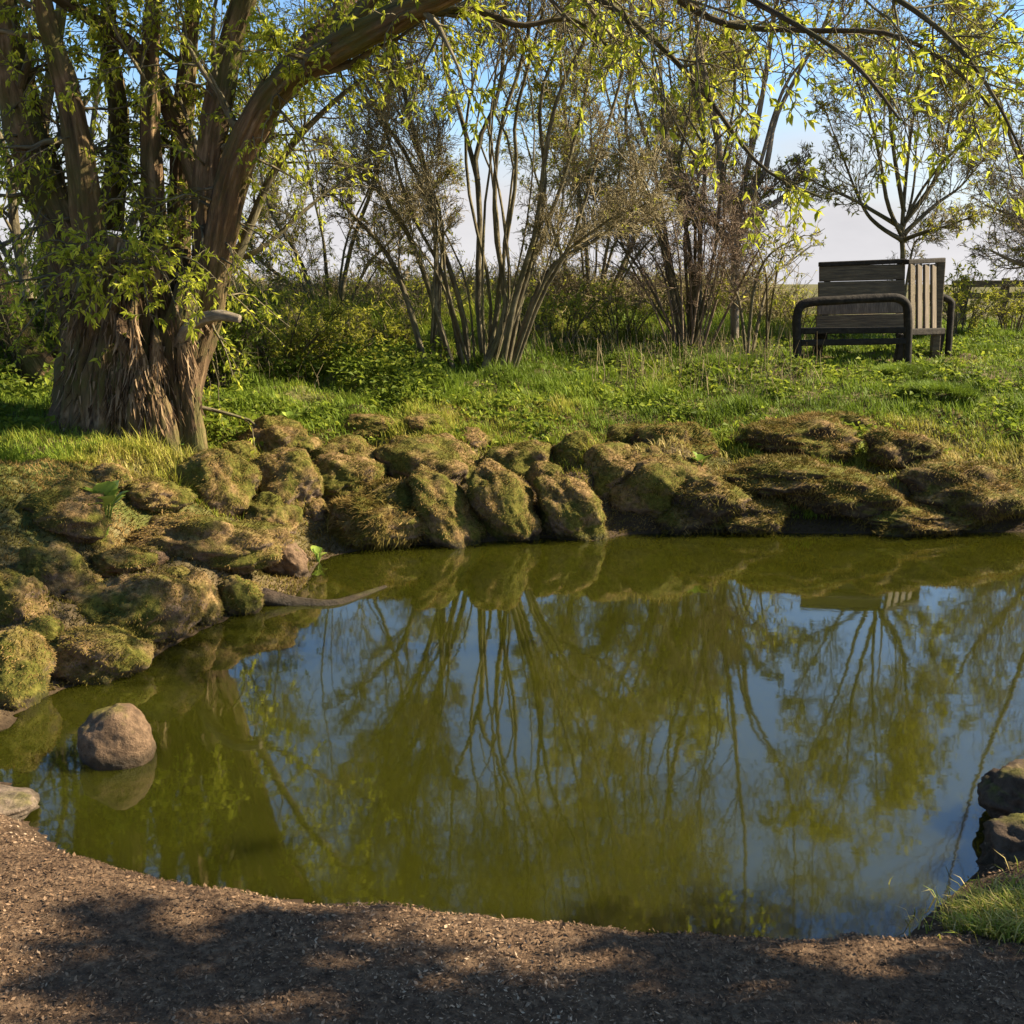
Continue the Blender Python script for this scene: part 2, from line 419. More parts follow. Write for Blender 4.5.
def blades(pos, nrmv, length, width, lean, flow=None, rg=rng, rnd=None):
    """bent tapered blades, five vertices each"""
    Nn = len(pos)
    a = rg.random(Nn) * 2 * np.pi
    h = np.stack([np.cos(a), np.sin(a), np.zeros(Nn)], -1)
    if flow is not None: h = nrm(h * .8 + flow)
    side = nrm(np.cross(h, nrmv) + 1e-6); L = length[:, None]; w = width[:, None] * .5; ln = lean[:, None]
    up1 = nrm(nrmv + h * ln * .5); up2 = nrm(nrmv * (1 - .5 * np.minimum(ln, 1.5)) + h * ln * 1.2)
    p0 = pos; p1 = p0 + up1 * L * .55; p2 = p1 + up2 * L * .5
    V = np.stack([p0 - side * w, p0 + side * w, p1 - side * w * .7, p1 + side * w * .7, p2], 1).reshape(-1, 3)
    k = np.arange(Nn)[:, None] * 5
    F = [k + np.array([[0, 1, 3, 2]]), k + np.array([[2, 3, 4]])]
    return V, F, np.repeat(np.clip(rg.random(Nn) if rnd is None else rnd, 0, 1), 5)

# ------------------------------------------------------------------ ground, water
def axis(lo, hi, step, far_lo, far_hi, g=1.35):
    a = list(np.arange(lo, hi + 1e-6, step)); s = step
    v = a[-1]
    while v < far_hi: s *= g; v += s; a.append(v)
    s = step; v = a[0]; pre = []
    while v > far_lo: s *= g; v -= s; pre.append(v)
    return np.array(pre[::-1] + a)
wv = np.array([(-7, 1.6, 0), (14, 1.6, 0), (14, 9.5, 0), (-7, 9.5, 0)], float)
tag(mk("pond_water", wv, np.array([[0, 1, 2, 3]]), M['water']), kind='structure')

def build_ground():
    xs = axis(-5.5, 7.0, .045, -1200, 1200); ys = axis(1.2, 13.5, .045, -1200, 1800)
    X, Y = np.meshgrid(xs, ys)
    Z = hgt(X.ravel(), Y.ravel())
    V = np.stack([X.ravel(), Y.ravel(), Z], -1)
    nx, ny = len(xs), len(ys)
    ii = (np.arange(ny - 1)[:, None] * nx + np.arange(nx - 1)[None, :]).ravel()
    F = np.stack([ii, ii + 1, ii + nx + 1, ii + nx], -1)
    S = sd(V[:, 0], V[:, 1]); NW = nearw(V[:, 0], V[:, 1])
    sc_ = (1 - sst(.15, .9, S + .3 * fb2(V[:, 0], V[:, 1], 1.8, 3, 5))) * (1 - NW)
    zone = np.stack([NW, sc_, 1 - sst(.0, .1, S - .22 * sst(-1., .6, V[:, 0]) * (1 - NW) + .06 * fb2(V[:, 0], V[:, 1], 6., 2, 15))], -1)  # z: wet margin, widened on the right bank to paint the undercut's shade
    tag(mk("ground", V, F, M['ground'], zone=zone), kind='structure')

# ------------------------------------------------------------------ rocks
def ico(sub):
    import bmesh
    bm = bmesh.new(); bmesh.ops.create_icosphere(bm, subdivisions=sub, radius=1)
    v = np.array([p.co[:] for p in bm.verts]); f = np.array([[q.index for q in t.verts] for t in bm.faces]); bm.free(); return v, f
ICO = {k: ico(k) for k in (4, 5)}
def rock(name, c, rad, material, label, cat, seed, group=None, lump=.28, yaw=0., slope=0., fuzz=0, flen=.035, rough=.06, sub=5, fuzz_part='moss'):
    v0, f = ICO[sub]
    v = v0 * (1 + lump * fbm(v0 * 1.35 + seed * 7.7, 4, seed, .42)[:, None] + rough * fbm(v0 * 5 + seed, 4, seed + 3)[:, None])
    v = v * np.array(rad)
    cy, sy = math.cos(yaw), math.sin(yaw)
    v = np.stack([v[:, 0] * cy - v[:, 1] * sy, v[:, 0] * sy + v[:, 1] * cy, v[:, 2]], -1)
    v[:, 2] += v[:, 0] * slope
    v = v + np.array(c)
    o = empty(name, (c[0], c[1], c[2] - rad[2]), label, cat, group)
    mk('stone' if cat != 'hummock' else 'mound', v, f, material, o)
    if fuzz:
        tri = v[f]; nn = np.cross(tri[:, 1] - tri[:, 0], tri[:, 2] - tri[:, 0]); ar = np.linalg.norm(nn, axis=1) / 2
        n_ = nrm(nn); ce = tri.mean(1)
        ok = (ce[:, 2] > np.maximum(hgt(ce[:, 0], ce[:, 1]), 0) - .02)
        pr = ar * ok * (.35 + .65 * sst(-.3, .5, n_[:, 2])) * (.2 + .8 * sst(-.35, .25, fbm(ce * 7, 2, seed + 9) + .1))
        if pr.sum() > 0:
            cnt = int(fuzz * (ar * ok).sum())
            k = rng.choice(len(f), cnt, p=pr / pr.sum())
            u = rng.random((cnt, 2)); q = u.sum(1) > 1; u[q] = 1 - u[q]
            p = tri[k, 0] + (tri[k, 1] - tri[k, 0]) * u[:, :1] + (tri[k, 2] - tri[k, 0]) * u[:, 1:]
            fl = np.array([0, 0, -1.]) - n_[k] * (-n_[k][:, 2:3]); 
            cl = fbm(p * 5, 2, seed + 1) * .45 + .45
            V, F, rd = blades(p - n_[k] * .004, nrm(n_[k] + .2 * rng.normal(size=n_[k].shape)), flen * (.5 + rng.random(cnt)), np.full(cnt, .0055), .5 + .9 * rng.random(cnt), flow=nrm(fl) * .8, rnd=cl * .75 + .3 * rng.random(cnt))
            mk(fuzz_part, V, F, M['moss'] if cat != 'tussock' else M['grass'], o, rnd=rd if cat != 'tussock' else rd * .45)  # tussock blades darkened: shade of the hollows put into their colour
    return o
def prock(px, py, hw, hh, material, label, seed, cat='rock', name='mossy_rock', deep=.9, group='mossy rocks along the far bank', zoff=0., **kw):
    """a rock whose outline is centred on a pixel, bedded in the bank there"""
    g = G(px, min(py + hh * .75, 1000)); d = g[1]
    s = np.linalg.norm(P(px + 1, py, d) - P(px, py, d))
    rx, rz = hw * s, hh * s * 1.05
    ry = max(rx, rz) * deep
    zc = P(px, py, d)[2] + zoff - (.35 * rz if cat == 'tussock' else 0)
    QUEUE.append(((name, (g[0], d + ry * .3, zc - .12 * rz), (rx * 1.02, ry, rz * (1.08 if cat != 'tussock' else .6)), material, label, cat, seed, group), kw))
    if cat != 'tussock': BN.append((g[0], d + ry * .45, max(rx, ry) * 1.15, rz * ((.6 if px < 420 else .85) if cat == 'rock' else .5)))
QUEUE, BN = [], []
MO, BA, DK, EA = M['rock_moss'], M['rock_bare'], M['rock_dark'], M['earth']
fz = dict(fuzz=9000, flen=.016, lump=.25)
prock(212, 484, 40, 33, MO, "big round brown mossy rock below and right of the old tree's trunk", 1, **fz)
prock(272, 438, 30, 20, MO, "round dark-sided rock at the grass edge, uppermost on the left bank", 2, **fz)
prock(150, 497, 34, 17, MO, "low flat rock touching the left side of the big round brown rock", 3, **fz)
prock(205, 543, 72, 28, MO, "long flat mossy slab lying under the big round brown rock", 4, deep=.6, **fz)
prock(268, 522, 28, 24, MO, "squarish mossy rock above the right end of the long slab", 5, **fz)
prock(285, 484, 36, 32, MO, "green tufted rock between the big round rock and the split-topped boulder", 6, **fz)
prock(62, 512, 46, 27, MO, "broad brown rock left of the bright broad-leaved plant", 7, **fz)
prock(52, 578, 36, 30, MO, "leaning brown rock below the broad rock beside the bright plant", 8, slope=-.3, **fz)
prock(133, 612, 56, 36, MO, "largest mossy rock at the left water edge with a pale wet foot", 9, **fz)
prock(92, 657, 48, 27, MO, "low green rock at the water edge, nearest to the lone pond boulder", 10, **fz)
prock(18, 602, 28, 28, MO, "green rock cut by the left picture edge, upper one of two", 11, **fz)
prock(10, 672, 34, 40, MO, "yellow-green rock cut by the left picture edge, close to the water", 12, **fz)
prock(155, 563, 14, 11, BA, "small round bare stone sitting on top of the left rocks", 13, lump=.12)
prock(120, 562, 28, 13, MO, "small flat rock touching the small round bare stone", 14, **fz)
prock(196, 602, 20, 28, MO, "narrow upright rock with a bright green streak at the water", 15, **fz)
prock(237, 598, 21, 20, MO, "dark knob of rock at the water's edge under the long slab", 16, **fz)
prock(282, 562, 26, 20, BA, "pale bare rock tip pointing at the water at the slab's right end", 17, slope=-.2)
prock(342, 480, 39, 22, MO, "dark-faced boulder with a sunlit cap, in front of its twin", 19, **fz)
prock(348, 458, 38, 18, MO, "split-topped boulder half hidden behind its dark-faced twin", 20, **fz)
prock(372, 522, 48, 30, MO, "round bushy green boulder with its foot in the water", 21, fuzz=7000, flen=.05)
prock(432, 468, 50, 28, MO, "long dark-sided hump at the top of the sloping ridges", 22, slope=-.15, **fz)
prock(447, 515, 36, 36, MO, "sloping ridge dropping to the water right of the bushy green boulder", 23, slope=-.55, **fz)
prock(505, 508, 36, 40, MO, "longest sloping ridge, its thin toe touching the water", 24, slope=-.6, **fz)
prock(522, 466, 34, 24, MO, "dark hollow-sided hump with a bright green tuft on its right", 25, **fz)
prock(572, 512, 34, 32, MO, "ridge with a pale grassy toe next to the longest sloping ridge", 26, slope=-.4, **fz)
prock(578, 455, 26, 20, MO, "small hump in the grass above the ridge with the grassy toe", 27, **fz)
prock(612, 474, 32, 25, MO, "dark rounded hump between the grassy ridge and the big brown block", 28, **fz)
prock(655, 486, 50, 36, MO, "big brown earthy block at the middle of the far bank", 29, **fz)
prock(632, 442, 26, 18, MO, "small dark hump sitting above the big brown block", 30, **fz)
prock(370, 427, 26, 11, MO, "low hump in the grass right of the uppermost left rock", 31, **fz)
prock(424, 425, 22, 11, MO, "smallest low hump in the grass below the many-stemmed tree", 32, **fz)
fs = dict(fuzz=9000, flen=.014, lump=.2)
prock(240, 455, 17, 13, MO, "small round lump between the big round brown rock and the uppermost left rock", 70, **fs)
prock(305, 447, 18, 12, MO, "small round lump right of the uppermost left rock, in the grass edge", 71, **fs)
prock(312, 512, 15, 14, MO, "small brown lump between the green tufted rock and the bushy green boulder", 72, **fs)
prock(232, 512, 17, 12, MO, "small lump tucked under the lower right of the big round brown rock", 73, **fs)
prock(96, 545, 18, 13, MO, "small brown lump just below the bright broad-leaved plant", 74, **fs)
prock(88, 590, 17, 14, MO, "small lump between the leaning brown rock and the largest mossy rock", 75, **fs)
prock(178, 578, 15, 11, MO, "small lump right of the small round bare stone", 76, **fs)
prock(40, 634, 20, 16, MO, "small green lump above the low green rock at the water edge", 77, **fs)
prock(110, 478, 20, 12, MO, "small brown lump at the grass edge in front of the old tree", 78, **fs)
prock(400, 448, 18, 12, MO, "small round lump above the bushy green boulder's right side", 79, **fs)
prock(470, 440, 20, 12, MO, "small lump in the grass above the long dark-sided hump", 80, **fs)
prock(545, 478, 20, 17, MO, "small dark lump between the two longest sloping ridges", 81, **fs)
gE = dict(cat='hummock', name='earth_hummock', group='earth hummocks along the right bank', fuzz=5200, flen=.035, deep=.8, lump=.34)
prock(670, 446, 40, 24, EA, "brown hummock right of the small dark hump, under green grass", 33, **gE)
prock(705, 502, 46, 28, EA, "dark earth hummock overhanging the water right of the big brown block", 34, **gE)
prock(800, 442, 62, 20, EA, "wide dark hummock high on the right bank below the bench", 35, **gE)
prock(840, 425, 34, 11, EA, "thin dark grass ledge above the wide dark hummock", 36, **gE)
prock(902, 452, 34, 22, EA, "shaded hummock right of the wide dark hummock", 37, **gE)
prock(785, 478, 60, 17, EA, "pale brown ledge halfway down the bank below the wide hummock", 38, **gE)
prock(850, 497, 62, 22, EA, "long earth bulge just above the water, sloping down to the right", 39, slope=-.12, **gE)
prock(975, 495, 60, 28, EA, "dark overhanging earth block beside the right picture edge", 40, **gE)
prock(918, 520, 55, 14, EA, "low wet earth toe at the waterline left of the overhanging block", 41, **gE)
prock(748, 516, 40, 17, EA, "low earth toe at the waterline below the pale brown ledge", 42, **gE)
gT = dict(cat='tussock', name='shade_tussock', group='tussocks tinted dark for shaded hollows in the grass', fuzz=12000, flen=.075, deep=1.1, lump=.3, fuzz_part='grass_tuft')  # low mounds whose dark tint paints the shade of hollows in the grass
prock(728, 362, 32, 10, EA, "largest tussock left of the bench, tinted dark for a shaded hollow", 44, **gT)
prock(990, 350, 18, 8, EA, "small tussock right of the bench, tinted dark for a shaded hollow", 43, **gT)
prock(905, 372, 26, 8, EA, "flat tussock in front of the bench, tinted dark for a shaded hollow", 45, **gT)
prock(945, 392, 30, 10, EA, "wide low tussock nearest the water below the bench's right end", 46, **gT)
BUMPS.extend(BN)
build_ground()
for a_, k_ in QUEUE: rock(*a_, **k_)
# boulder standing in the pond
g = W(112, 768)
rock("pond_boulder", (g[0] - .01, g[1] + .1, .05), (.135, .13, .135), BA, "lone smooth boulder standing in the water near the left shore", "boulder", 61, lump=.1, rough=.022)
g = W(1012, 822)
rock("wet_rock", (g[0] + .02, g[1], .07), (.12, .14, .1), DK, "dark wet rock at the right picture edge, standing in the water", "rock", 62, lump=.3)
g = W(1022, 868)
rock("wet_rock", (g[0] + .03, g[1], .06), (.15, .14, .09), DK, "low dark rock at the right edge behind the sunlit grass tuft", "rock", 63, lump=.3)

g = W(-6, 806)
rock("shore_stone", (g[0] - .06, g[1] - .08, .02), (.22, .16, .05), M['rock_pale'], "pale flat stone at the left end of the near shore", "stone", 64, lump=.18, rough=.03)
# half sunken root
pts = [W(262, 596, .04), W(300, 604, -.005), W(340, 605, -.012), W(385, 590, -.02)]
C, rr = stem(pts, .05, .03, 16)
Vv, Ff, Bk = tubes(C[None], rr[None], 10, .25, 3, cap=True)
tag(mk("sunken_root", Vv, Ff, M['rock_dark'], bark=Bk), "curved brown root lying half under water at the left bank", "root")

# ------------------------------------------------------------------ trees
def tree_obj(name, base, label, cat='tree', group=None): return empty(name, base, label, cat, group)
def parts_from(o, stems, stem_mat, names, k=10, lump=.12, seed=0, cap=False, ridge=0.):
    for (C, rr), nm in zip(stems, names):
        if ridge: t_ = np.linspace(0, len(C) - 1, 70); C = catmull(C, 70); rr = np.interp(t_, np.arange(len(rr)), rr)
        Vv, Ff, Bk = tubes(C[None], rr[None], k, lump, seed, cap=cap, ridge=ridge); seed += 1
        mk(nm, Vv, Ff, stem_mat, o, bark=Bk)
def twig_obj(o, groups, material, name='twig_canopy'):
    Vv, Ff, Bk = join([tubes(a, b_, k) for a, b_, k in groups]); mk(name, Vv, Ff, material, o, bark=Bk)

# --- the old tree on the left
D = 7.9
base = G(125, 437); D = float(base[1]) + .35
o = tree_obj("old_tree", base, "old fluted multi-stemmed tree with drooping yellow-green leaves on the left bank")
gz = base[2]
core = [P(128, 455, D), P(126, 415, D), P(125, 370, D), P(128, 325, D), P(130, 285, D), P(135, 240, D)]
C = catmull(core, 110); t = np.linspace(0, 1, 110)
rr = .2 * np.exp(-t * 6) + .37 - .08 * t
tk = [tubes(C[None], rr[None], 200, .1, 5, flute=.2, ridge=.07)]
strands = [([(84, 452), (88, 400), (90, 340), (92, 280), (84, 220)], .13, .1, -.25), ([(178, 448), (160, 405), (140, 370), (122, 335), (120, 300)], .06, .05, -.46),
           ([(150, 440), (152, 400), (156, 350), (155, 310)], .05, .045, -.45), ([(160, 430), (150, 385), (136, 345), (133, 310), (140, 280)], .035, .03, -.5),
           ([(185, 445), (180, 400), (172, 350), (180, 310), (190, 270)], .09, .1, -.3), ([(110, 452), (104, 400), (108, 340), (112, 280)], .14, .12, -.3),
           ([(140, 446), (136, 410), (142, 370), (150, 330)], .05, .03, -.5), ([(196, 440), (190, 390), (184, 345), (196, 300)], .06, .05, -.36)]
for j in range(16):
    x0 = rng.uniform(78, 192); x1 = 125 + (x0 - 125) * rng.uniform(.5, .9); y1 = rng.uniform(300, 390)
    edge = abs(x0 - 130) / 62
    strands.append(([(x0, 450 + rng.uniform(0, 8)), (x0 * .6 + x1 * .4 + rng.normal() * 5, 415), (x0 * .3 + x1 * .7 + rng.normal() * 6, .5 * (415 + y1)), (x1, y1)], rng.uniform(.02, .045), rng.uniform(.02, .04), -.43 + .25 * edge ** 2))
for pts, r0, r1, dz in strands:
    C, rr = stem([P(a, b_, D + dz + (.35 if k_ == len(pts) - 1 else 0)) - np.array([0, 0, .35 if k_ == 0 else 0]) for k_, (a, b_) in enumerate(pts)], r0, r1 * .5, 60)
    rr = rr * (1 + .3 * np.exp(-np.linspace(0, 1, 60) * 7))
    tk.append(tubes(C[None], rr[None], 40, .25, int(pts[0][0]), flute=.15, ridge=.13))
Vv, Ff, Bk = join(tk); mk("trunk", Vv, Ff, M['bark_big'], o, bark=Bk)
n = 9000; k = rng.integers(0, len(Vv), n); p = Vv[k]; p = p[(p[:, 2] > base[2] + .05)]; n = len(p)
ow = nrm((p - np.array([C[0, 0] * 0 + base[0], D, 0])) * np.array([1, 1, 0]))
Vb, Fb, rb = blades(p + ow * .004, nrm(np.array([0, 0, -1.]) + ow * (.12 + .25 * rng.random((n, 1))) + .15 * rng.normal(size=(n, 3))), .05 + .13 * rng.random(n) ** 1.5, .006 + .012 * rng.random(n), .1 + .25 * rng.random(n), flow=ow)
M['fibre'] = leaf_mat("bark_fibre", [(0, (.05, .03, .015)), (.5, (.16, .1, .05)), (1, (.36, .25, .14))], .1, .9)
mk("bark_fibre", Vb, Fb, M['fibre'], o, rnd=rb)
def pp(lst, D_): return [P(a, b_, D_ + (c_[0] if c_ else 0)) for a, b_, *c_ in lst]
BS = []
BS.append(stem(pp([(108, 400), (75, 260), (45, 190), (22, 110), (5, 20), (-15, -120), (-60, -330)], D), .27, .06, 24))
BS.append(stem(pp([(100, 320, -.1), (92, 250, -.15), (84, 180, -.2), (68, 90, -.2), (45, 10, -.3), (20, -150, -.5), (30, -380, -.6)], D), .17, .04, 24))
BS.append(stem(pp([(140, 400, .2), (152, 250, .1), (151, 150, .1), (150, 40, 0), (160, -100, -.2), (150, -400, -.4)], D), .14, .03, 24))
BS.append(stem(pp([(168, 455), (186, 380), (206, 300), (207, 210), (214, 130), (228, 60), (246, -20), (265, -160), (240, -420)], D), .2, .05, 26))
limb = stem(pp([(200, 340, .1), (208, 300, -.05), (222, 230, -.15), (243, 150, -.3), (275, 92, -.5), (330, 52, -.8), (390, 20, -1.0), (450, -8, -1.3), (540, -60, -1.6), (620, -95, -1.8)], D), .15, .055, 34)
BS.append(limb)
BS.append(stem(pp([(240, 155, -.3), (268, 100, -.2), (300, 50, -.1), (345, 5, .2), (395, -90, .4), (420, -260, .6)], D), .12, .03, 22))
BS.append(stem(pp([(20, 110, .1), (-20, 70, .2), (-90, 20, .4), (-200, -60, .6)], D), .1, .03, 16))
BS.append(stem(pp([(206, 200, .2), (170, 110, .3), (135, 50, .3), (85, 15, .2), (20, -30, .1), (-70, -120, 0)], D), .1, .04, 20))
BS.append(stem(pp([(110, 230, .5), (118, 120, .5), (108, 20, .5), (125, -120, .4), (110, -330, .4)], D), .12, .03, 20))
BS.append(stem(pp([(180, 280, .5), (182, 150, .5), (190, 40, .5), (205, -120, .5), (220, -350, .3)], D), .12, .03, 20))
NB = len(BS)
BS.append(stem(pp([(226, 60, 0), (270, -60, -.2), (360, -190, -.5), (480, -280, -.7), (620, -330, -.9), (760, -340, -1.)], D), .09, .025, 22))
BS.append(stem(pp([(246, -20, 0), (290, -180, .2), (380, -340, .4), (500, -460, .6), (640, -520, .8)], D), .08, .025, 22))
BS.append(stem(pp([(330, 52, -.8), (420, -60, -.6), (540, -170, -.4), (680, -230, -.2), (820, -250, 0)], D), .06, .018, 22))
BS = [(c_, r_ * (.72 if k_ != 4 else .82)) for k_, (c_, r_) in enumerate(BS)]; limb = BS[4]
parts_from(o, BS, M['bark_big'], ['limb'] * len(BS), 48, .18, 50, ridge=.11)
st = stem(pp([(165, 365, -.15), (190, 328, -.42), (215, 316, -.55), (240, 319, -.6)], D), .055, .022, 14)
parts_from(o, [st], M['bark_pale'], ['branch_stub'], 24, .25, 80, cap=True, ridge=.15)
# overhanging branches that droop back into view on the right
e = limb[0][-1]
OV = [stem([limb[0][27], P(575, -12, D - 1.5), P(640, 28, D - 1.7), P(700, 88, D - 1.8), P(760, 165, D - 1.9), P(822, 198, D - 2)], .026, .005, 24),
      stem([limb[0][30], P(640, -25, D - 1.9), P(720, 22, D - 2.), P(800, 30, D - 2.1), P(890, 34, D - 2.2), P(955, 70, D - 2.3), P(1005, 125, D - 2.4)], .024, .005, 24),
      stem([limb[0][32], P(740, -60, D - 2.), P(860, -20, D - 2.2), P(940, 30, D - 2.4), P(990, 90, D - 2.5), P(1030, 170, D - 2.6)], .022, .005, 24),
      stem([limb[0][33], P(700, -180, D - 1.9), P(850, -200, D - 2.1), P(1000, -120, D - 2.3), P(1100, 0, D - 2.5)], .06, .01, 24),
      stem([limb[0][22], P(470, 10, D - 1), P(520, 25, D - 1), P(575, 20, D - 1), P(620, 60, D - 1.1)], .03, .006, 20),
      stem([limb[0][28], P(590, -40, D - 2), P(690, -30, D - 2.3), P(770, 10, D - 2.6), P(850, 60, D - 2.8), P(900, 120, D - 2.9)], .026, .005, 22)]
parts_from(o, OV, M['bark_dark'], ['branch'] * len(OV), 9, .12, 90)
LR = [stem(pp([(232, 270, .2), (250, 225, .2), (275, 170, .2), (310, 125, .1), (365, 78, 0), (420, 60, -.1)], D), .04, .008, 20),
      stem(pp([(232, 262, .3), (262, 248, .3), (300, 215, .4), (330, 190, .5), (370, 165, .6)], D), .025, .006, 18),
      stem(pp([(30, 300, .6), (15, 230, .7), (8, 160, .7), (-20, 90, .8)], D), .05, .015, 16)]
parts_from(o, LR, M['bark_mid'], ['branch'] * len(LR), 8, .1, 99)
# twigs
def stk(lst, n):
    out, ro = [], []
    for a, b_ in lst:
        q = catmull(a, 80); l = np.concatenate([[0], np.cumsum(np.linalg.norm(np.diff(q, axis=0), axis=1))]); l /= l[-1]
        t = np.linspace(0, 1, n); out.append(np.stack([np.interp(t, l, q[:, c]) for c in range(3)], -1))
        ro.append(np.interp(np.interp(t, l, np.linspace(0, 1, 80)), np.linspace(0, 1, len(b_)), b_))
    return np.stack(out), np.stack(ro)
def stk_old(lst, n):
    return np.stack([catmull(a, n) for a, _ in lst]), np.stack([np.interp(np.linspace(0, 1, n), np.linspace(0, 1, len(b_)), b_) for _, b_ in lst])
A, AR = stk(BS, 16)
b1, r1 = sprout(A, AR, 11, .2, 1, 55, .2, 7, .18, .03, .35, .004)
b2, r2 = sprout(b1, r1, 6, .2, 1, 50, .55, 6, .2, -.05, .5, .003)
b3, r3 = sprout(b2, r2, 6, .2, 1, 45, .6, 5, .22, -.14, .6, .002)
B, BR = stk(OV, 16)
c1, q1 = sprout(B, BR, 16, .12, 1, 45, .24, 7, .16, -.03, .5, .0035)
c2, q2 = sprout(c1, q1, 6, .15, 1, 45, .5, 6, .18, -.04, .6, .0028)
c3, q3 = sprout(c2, q2, 3, .2, 1, 40, .55, 5, .2, -.03, .7, .0022)
Cc, CR = stk(LR, 14)
d1, s1 = sprout(Cc, CR, 10, .15, 1, 45, .3, 6, .16, .02, .5, .003)
d2, s2 = sprout(d1, s1, 5, .2, 1, 45, .5, 5, .2, -.02, .6, .0022)
# hanging shoots around the stems
hA, hR = sprout(A[[0, 1, 2, 3, 4, 8, 9]], AR[[0, 1, 2, 3, 4, 8, 9]], 34, .05, .75, 75, .12, 7, .2, -.2, .12, .004)
e1, f1 = sprout(A[NB:], AR[NB:], 34, .25, 1, 55, .26, 7, .18, -.02, .35, .005)
e2, f2 = sprout(e1, f1, 8, .15, 1, 50, .5, 6, .2, -.06, .5, .003)
h2, hr2 = sprout(hA, hR, 4, .2, 1, 45, .5, 5, .2, -.2, .6, .002)
twig_obj(o, [(b1, r1, 6), (b2, r2, 4), (b3, r3, 3), (c1, q1, 5), (c2, q2, 4), (c3, q3, 3), (d1, s1, 5), (d2, s2, 3), (hA, hR, 4), (h2, hr2, 3), (e1, f1, 4), (e2, f2, 3)], M['bark_mid'])
def crown(o, lst, material, name='crown'):
    Vs, Fs, Rs, off = [], [], [], 0
    for V, F, r in lst: Vs.append(V); Fs.append(F + off); Rs.append(r); off += len(V)
    return mk(name, np.concatenate(Vs), np.concatenate(Fs), material, o, smooth=False, rnd=np.concatenate(Rs))
# the whorl of leaves over the trunk
wh = [stem([P(130 + rng.normal() * 20, 262 + rng.normal() * 10, D - .45), P(130 + dx * .6, 262 + dy * .5 - 8, D - .75), P(130 + dx, 268 + dy + 10, D - .95)], .008, .003, 8)
      for dx, dy in [(-110, -5), (-95, 25), (-70, 10), (-45, 35), (-20, 30), (0, 20), (20, 38), (45, 25), (60, 12), (75, 40), (-120, 40), (-60, -25), (30, -15), (90, 5)]]
wA, wR = stk(wh, 8)
w1, wr1 = sprout(wA, wR, 8, .2, 1, 50, .4, 5, .2, -.05, .6, .002)
twig_obj(o, [(wA, wR, 5), (w1, wr1, 3)], M['bark_mid'], 'leaf_whorl_twig')
crown(o, [leaves_on(b3, 9, .044), leaves_on(b2, 7, .046), leaves_on(c3, 4, .05, keep=.45), leaves_on(c2, 5, .045, keep=.5), leaves_on(c1, 5, .045, keep=.5),
          leaves_on(e1, 8, .05), leaves_on(e2, 10, .05), leaves_on(d2, 4, .045, keep=.7), leaves_on(h2, 11, .044), leaves_on(hA, 10, .044), leaves_on(w1, 12, .05), leaves_on(wA, 10, .052)], M['leaf_big'])

# second trunk behind, leaning, in shade
bb = GY(70, 9.2)
o = tree_obj("leaning_tree", bb, "dark leaning trunk in shade behind the old tree at the left picture edge")
L2 = [stem([bb - [0, 0, .15], P(40, 370, 9.2), P(5, 300, 9.2), P(-30, 200, 9.3), P(-50, 60, 9.4), P(-60, -200, 9.5)], .17, .04, 22),
      stem([bb - [.1, 0, .15], P(60, 340, 9.4), P(48, 260, 9.4), P(40, 150, 9.5), P(60, 20, 9.6), P(80, -200, 9.6)], .1, .03, 22)]
parts_from(o, L2, M['bark_big'], ['trunk', 'trunk'], 14, .15, 120)
A, AR = stk(L2, 14)
b1, r1 = sprout(A, AR, 12, .2, 1, 50, .25, 7, .18, .02, .35, .004); b2, r2 = sprout(b1, r1, 6, .2, 1, 50, .5, 5, .2, -.03, .5, .0028)
b3, r3 = sprout(b2, r2, 4, .2, 1, 45, .6, 4, .2, -.06, .5, .002)
twig_obj(o, [(b1, r1, 5), (b2, r2, 4), (b3, r3, 3)], M['bark_mid'])
crown(o, [leaves_on(b3, 5, .06), leaves_on(b2, 3, .06)], M['leaf_big'])

